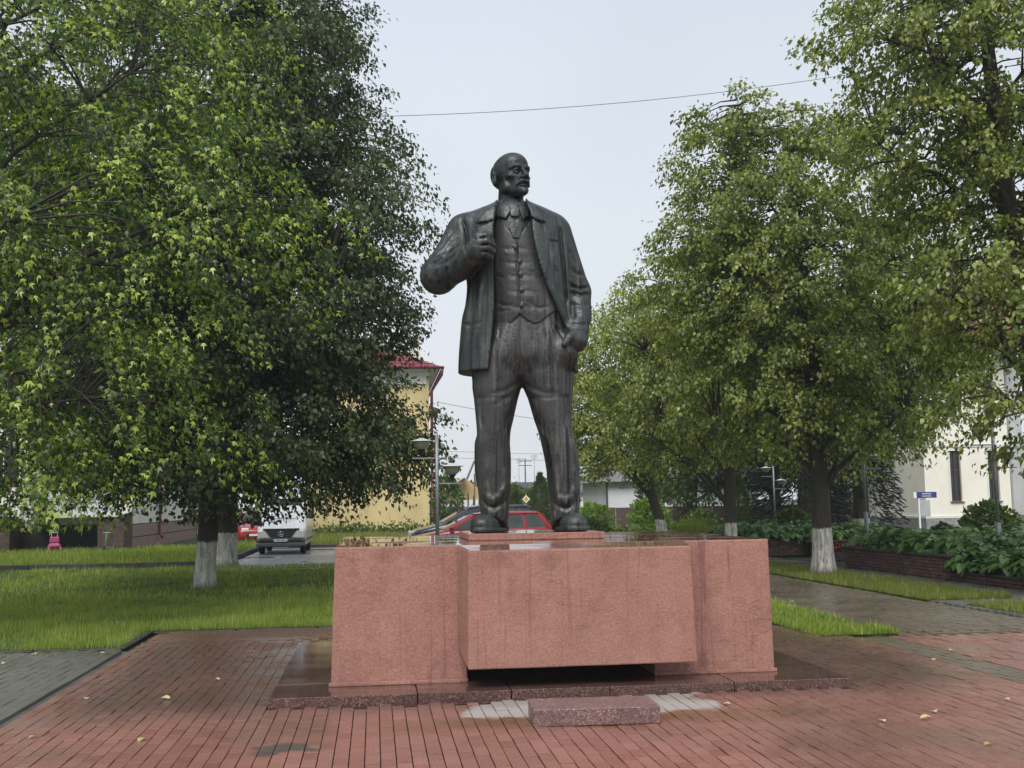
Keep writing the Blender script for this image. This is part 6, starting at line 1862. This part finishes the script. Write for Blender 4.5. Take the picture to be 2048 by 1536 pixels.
lamp_post('lamp_post', 'twin-headed grey park lamp behind the pedestal next to the yellow house', (1.16, 20.5, 0))
lamp_post('lamp_post', 'twin-headed grey park lamp rising from the end of the long planter', (12.3, 26.6, .35), base_z=.05)
lamp_post('lamp_post', 'twin-headed grey park lamp behind the hostas before the cream house', (12.74, 21.4, .2), base_z=0)
lamp_post('lamp_post', 'thin grey park lamp among the trees behind the round shrub', (14.92, 40, 0))

def road_sign():
    root = empty('road_sign', (9.36, 68, 0), 0, 'yellow and white diamond road sign on a post between the bronze legs', 'road sign')
    MB().tube([(0, 0, 0), (0, 0, 2.2)], .03, 8).build('post', M['steel_grey'], root)
    d = .25
    pl_ = MB().prism([(0, -d), (d, 0), (0, d), (-d, 0)], 'y', -.045, -.035).build('sign_plate', M['sign_white'], root); pl_.location = (0, 0, 1.88)
    d = .15
    ce = MB().prism([(0, -d), (d, 0), (0, d), (-d, 0)], 'y', -.051, -.046).build('sign_face', M['sign_yellow'], root); ce.location = (0, 0, 1.88)
road_sign()
bs = empty('street_sign', (25.8, 50, 0), 0, 'dark blue street-name sign with a grey notice board on a white post', 'sign')
MB().box(-.04, .04, -.03, .03, 0, 1.85).build('post', M['sign_white'], bs)
MB().box(-.25, .9, -.05, -.032, 1.6, 1.88, .005).build('name_plate', M['sign_blue'], bs)
MB().box(-.27, -.12, -.055, -.051, 1.6, 1.88).build('plate_end', M['sign_white'], bs)
MB().box(.06, .56, -.02, .02, .72, 1.5, .01).build('notice_board', M['board_grey'], bs)
for k in range(2): MB().box(.15, .62, -.058, -.052, 1.67 + k * .11, 1.70 + k * .11).build('lettering', M['sign_white'], bs)

def pole(name, label, loc, h, lean=(0, 0), r=.12, cross=False, cat='pole'):
    root = empty(name, loc, 0, label, cat, 'wooden utility poles')
    MB().tube([(0, 0, 0), (lean[0], lean[1], h)], [r, r * .75], 8).build('pole', M['pole_wood'], root)
    if cross:
        for z in (h - .4, h - 1.0):
            MB().box(-.9, .9, -.05, .05, z, z + .09).build('crossarm', M['pole_wood'], root)
            for x in (-.8, -.4, .4, .8): MB().lathe([(.0, .09), (.05, .1), (.055, .18), (0, .22)], (x, 0, z), 8).build('insulator', M['sign_white'], root)
    return root
pole('utility_pole', 'wooden utility pole with crossarms standing between the bronze legs', (20.6, 150, 0), 7.7, cross=True)
pole('utility_pole', 'upright wooden utility pole half hidden behind the bronze leg', (11.0, 120, 0), 6.3)
pole('pole_strut', 'leaning wooden pole propped beside the bronze leg', (8.2, 120, 0), 6.3, (2.7, 0), .14)
pole('utility_pole', 'thin pale pole in front of the tan-roofed house', (8.6, 95, 0), 4.2, r=.07)
def aerial(loc, h, label):
    root = empty('roof_aerial', loc, 0, label, 'aerial', 'television aerials on far roofs')
    MB().tube([(0, 0, 0), (0, 0, h)], .02, 5).build('mast', M['wire'], root)
    for k in range(5): MB().tube([(-.45 + k * .05, 0, h - .1 - k * .12), (.45 - k * .05, 0, h - .1 - k * .12)], .012, 4).build('element', M['wire'], root)
aerial((14.8, 112.5, 3.7), 2.6, 'thin television aerial left of the pole between the bronze legs'); aerial((16.4, 112.5, 3.7), 2.9, 'thin television aerial right of the pole between the bronze legs'); aerial((18.4, 112.5, 3.2), 3.9, 'tall thin television aerial beside the bronze shin')

def cable(label, a, b, sag, r=.018):
    n = 24
    pts = [tuple(a[i] + (b[i] - a[i]) * t - (sag * 4 * t * (1 - t) if i == 2 else 0) for i in range(3)) for t in np.linspace(0, 1, n)]
    tag(MB().tube(pts, r, 5).build('overhead_cable', M['wire'], None), label, 'cable', 'overhead cables')
cable('thin overhead cable crossing the open sky above the statue', (-14, 45, 17.75), (34, 45, 23.44), 1.89, .013)
cable('faint low cable running from the yellow house past the bronze leg', (4.2, 73, 8.4), (40, 110, 9.4), 1.1, .016)
cable('faint cable above the far roofs behind the bronze legs', (3.2, 120, 7.6), (60, 140, 8.0), .6, .02)
cable('second faint cable above the far roofs behind the bronze legs', (3.2, 120, 6.9), (60, 140, 7.2), .6, .02)

# ---- toys under the balcony
ty = empty('push_toy', (-11.82, 43.2, .1), .3, 'pink toddler push car with a grey handle under the balcony', 'toy')
MB().box(-.22, .22, -.3, .3, .12, .32, .08).build('body', M['toy_pink'], ty)
MB().box(-.17, .17, .1, .2, .32, .55, .04).build('seat_back', M['toy_pink'], ty)
MB().tube([(-.12, .25, .3), (-.10, .3, .68)], .014, 6).tube([(.12, .25, .3), (.10, .3, .68)], .014, 6).tube([(-.14, .3, .7), (.14, .3, .7)], .03, 8).build('handle', M['toy_grey'], ty)
for x in (-.2, .2):
    for y in (-.2, .2): MB().tube([(x - .03, y, .1), (x + .03, y, .1)], .1, 12).build('wheel', M['toy_pink'], ty)
bk = empty('child_scooter', (-9.85, 43.3, .1), -.4, 'small green child scooter leaning by the rubble-clad pillar', 'scooter')
MB().box(-.05, .05, -.3, .25, .08, .12, .01).build('deck', M['toy_green'], bk)
MB().tube([(0, -.3, .1), (0, -.2, .68)], .02, 8).build('stem', M['toy_green'], bk)
MB().tube([(-.17, -.2, .68), (.17, -.2, .68)], .015, 6).build('handlebar', M['toy_grey'], bk)
for y in (-.33, .27): MB().tube([(-.02, y, .08), (.02, y, .08)], .08, 12).build('wheel', M['rubber'], bk)

# ---- fallen leaves on the wet pavers
lv = []
for s in range(3):
    v, f, k = leaf_arrays(np.zeros((1, 3)), np.array([[0, 1, .12]]), np.array([[0, .0, 1.0]]), np.array([1.0]), T_HOSTA)
    lv.append(np_mesh('fallen_leaf', v, f, M['litter'], True, {'rnd': ('POINT', np.full(len(v), [.1, .5, .95][s]))}))
def gnd(px, py):
    a, b = (px - 1024.0) / FPX, (py - 768.0) / FPX
    d = _fw + _r2 * a - _u2 * b
    t = -CAM_H / d.z
    return d.x * t, d.y * t
spots = [(1867, 1424), (1760, 1443), (1908, 1303), (172, 1401), (65, 1311), (108, 1308), (10, 1327), (1446, 1411), (1985, 1492), (1840, 1440), (2020, 1402), (75, 1475), (340, 1400), (1870, 1320), (1640, 1275), (200, 1308), (95, 1300), (288, 1479), (500, 1305), (1990, 1200), (1585, 1205), (430, 1360)]
for i, (px, py) in enumerate(spots):
    x, y = gnd(px, py)
    o = bpy.data.objects.new('fallen_leaf', lv[i % 3]); o.location = (x, y, .012); s = .055 + .03 * random.random(); o.scale = (s, s, s)
    o.rotation_euler = (random.uniform(-.2, .2), random.uniform(-.2, .2), random.random() * 6.28)
    lb = 'small pale leaf fallen on the grey pavers by the lawn kerb' if x < -2.83 else 'small pale leaf fallen on the wet path beside the grass strips' if y > 12.6 else 'small pale leaf fallen on the red pavers right of the granite slab' if x > 4.2 else 'small pale leaf fallen on the brown pavers left of the granite slab' if x < -.9 else 'small pale leaf fallen on the red pavers near the granite block'
    link(o); tag(o, lb, 'leaf', 'fallen leaves on the paving')
# ================================================================== damp haze
hz = MB().box(-120, 140, -20, 400, -1.1, 30)
hm_, hnt, hb = new_mat('damp_haze')
hnt.nodes.remove(hb)
hv = hnt.nodes.new('ShaderNodeVolumePrincipled')
hv.inputs['Color'].default_value = (.86, .9, .95, 1)
hv.inputs['Density'].default_value = .0009
hv.inputs['Anisotropy'].default_value = .2
hnt.links.new(hv.outputs[0], hnt.nodes['Material Output'].inputs['Volume'])
ho = hz.build('haze', hm_, None)
ho['kind'] = 'stuff'
SC.cycles.volume_bounces = 0
SC.cycles.volume_step_rate = 20
SC.cycles.volume_max_steps = 16
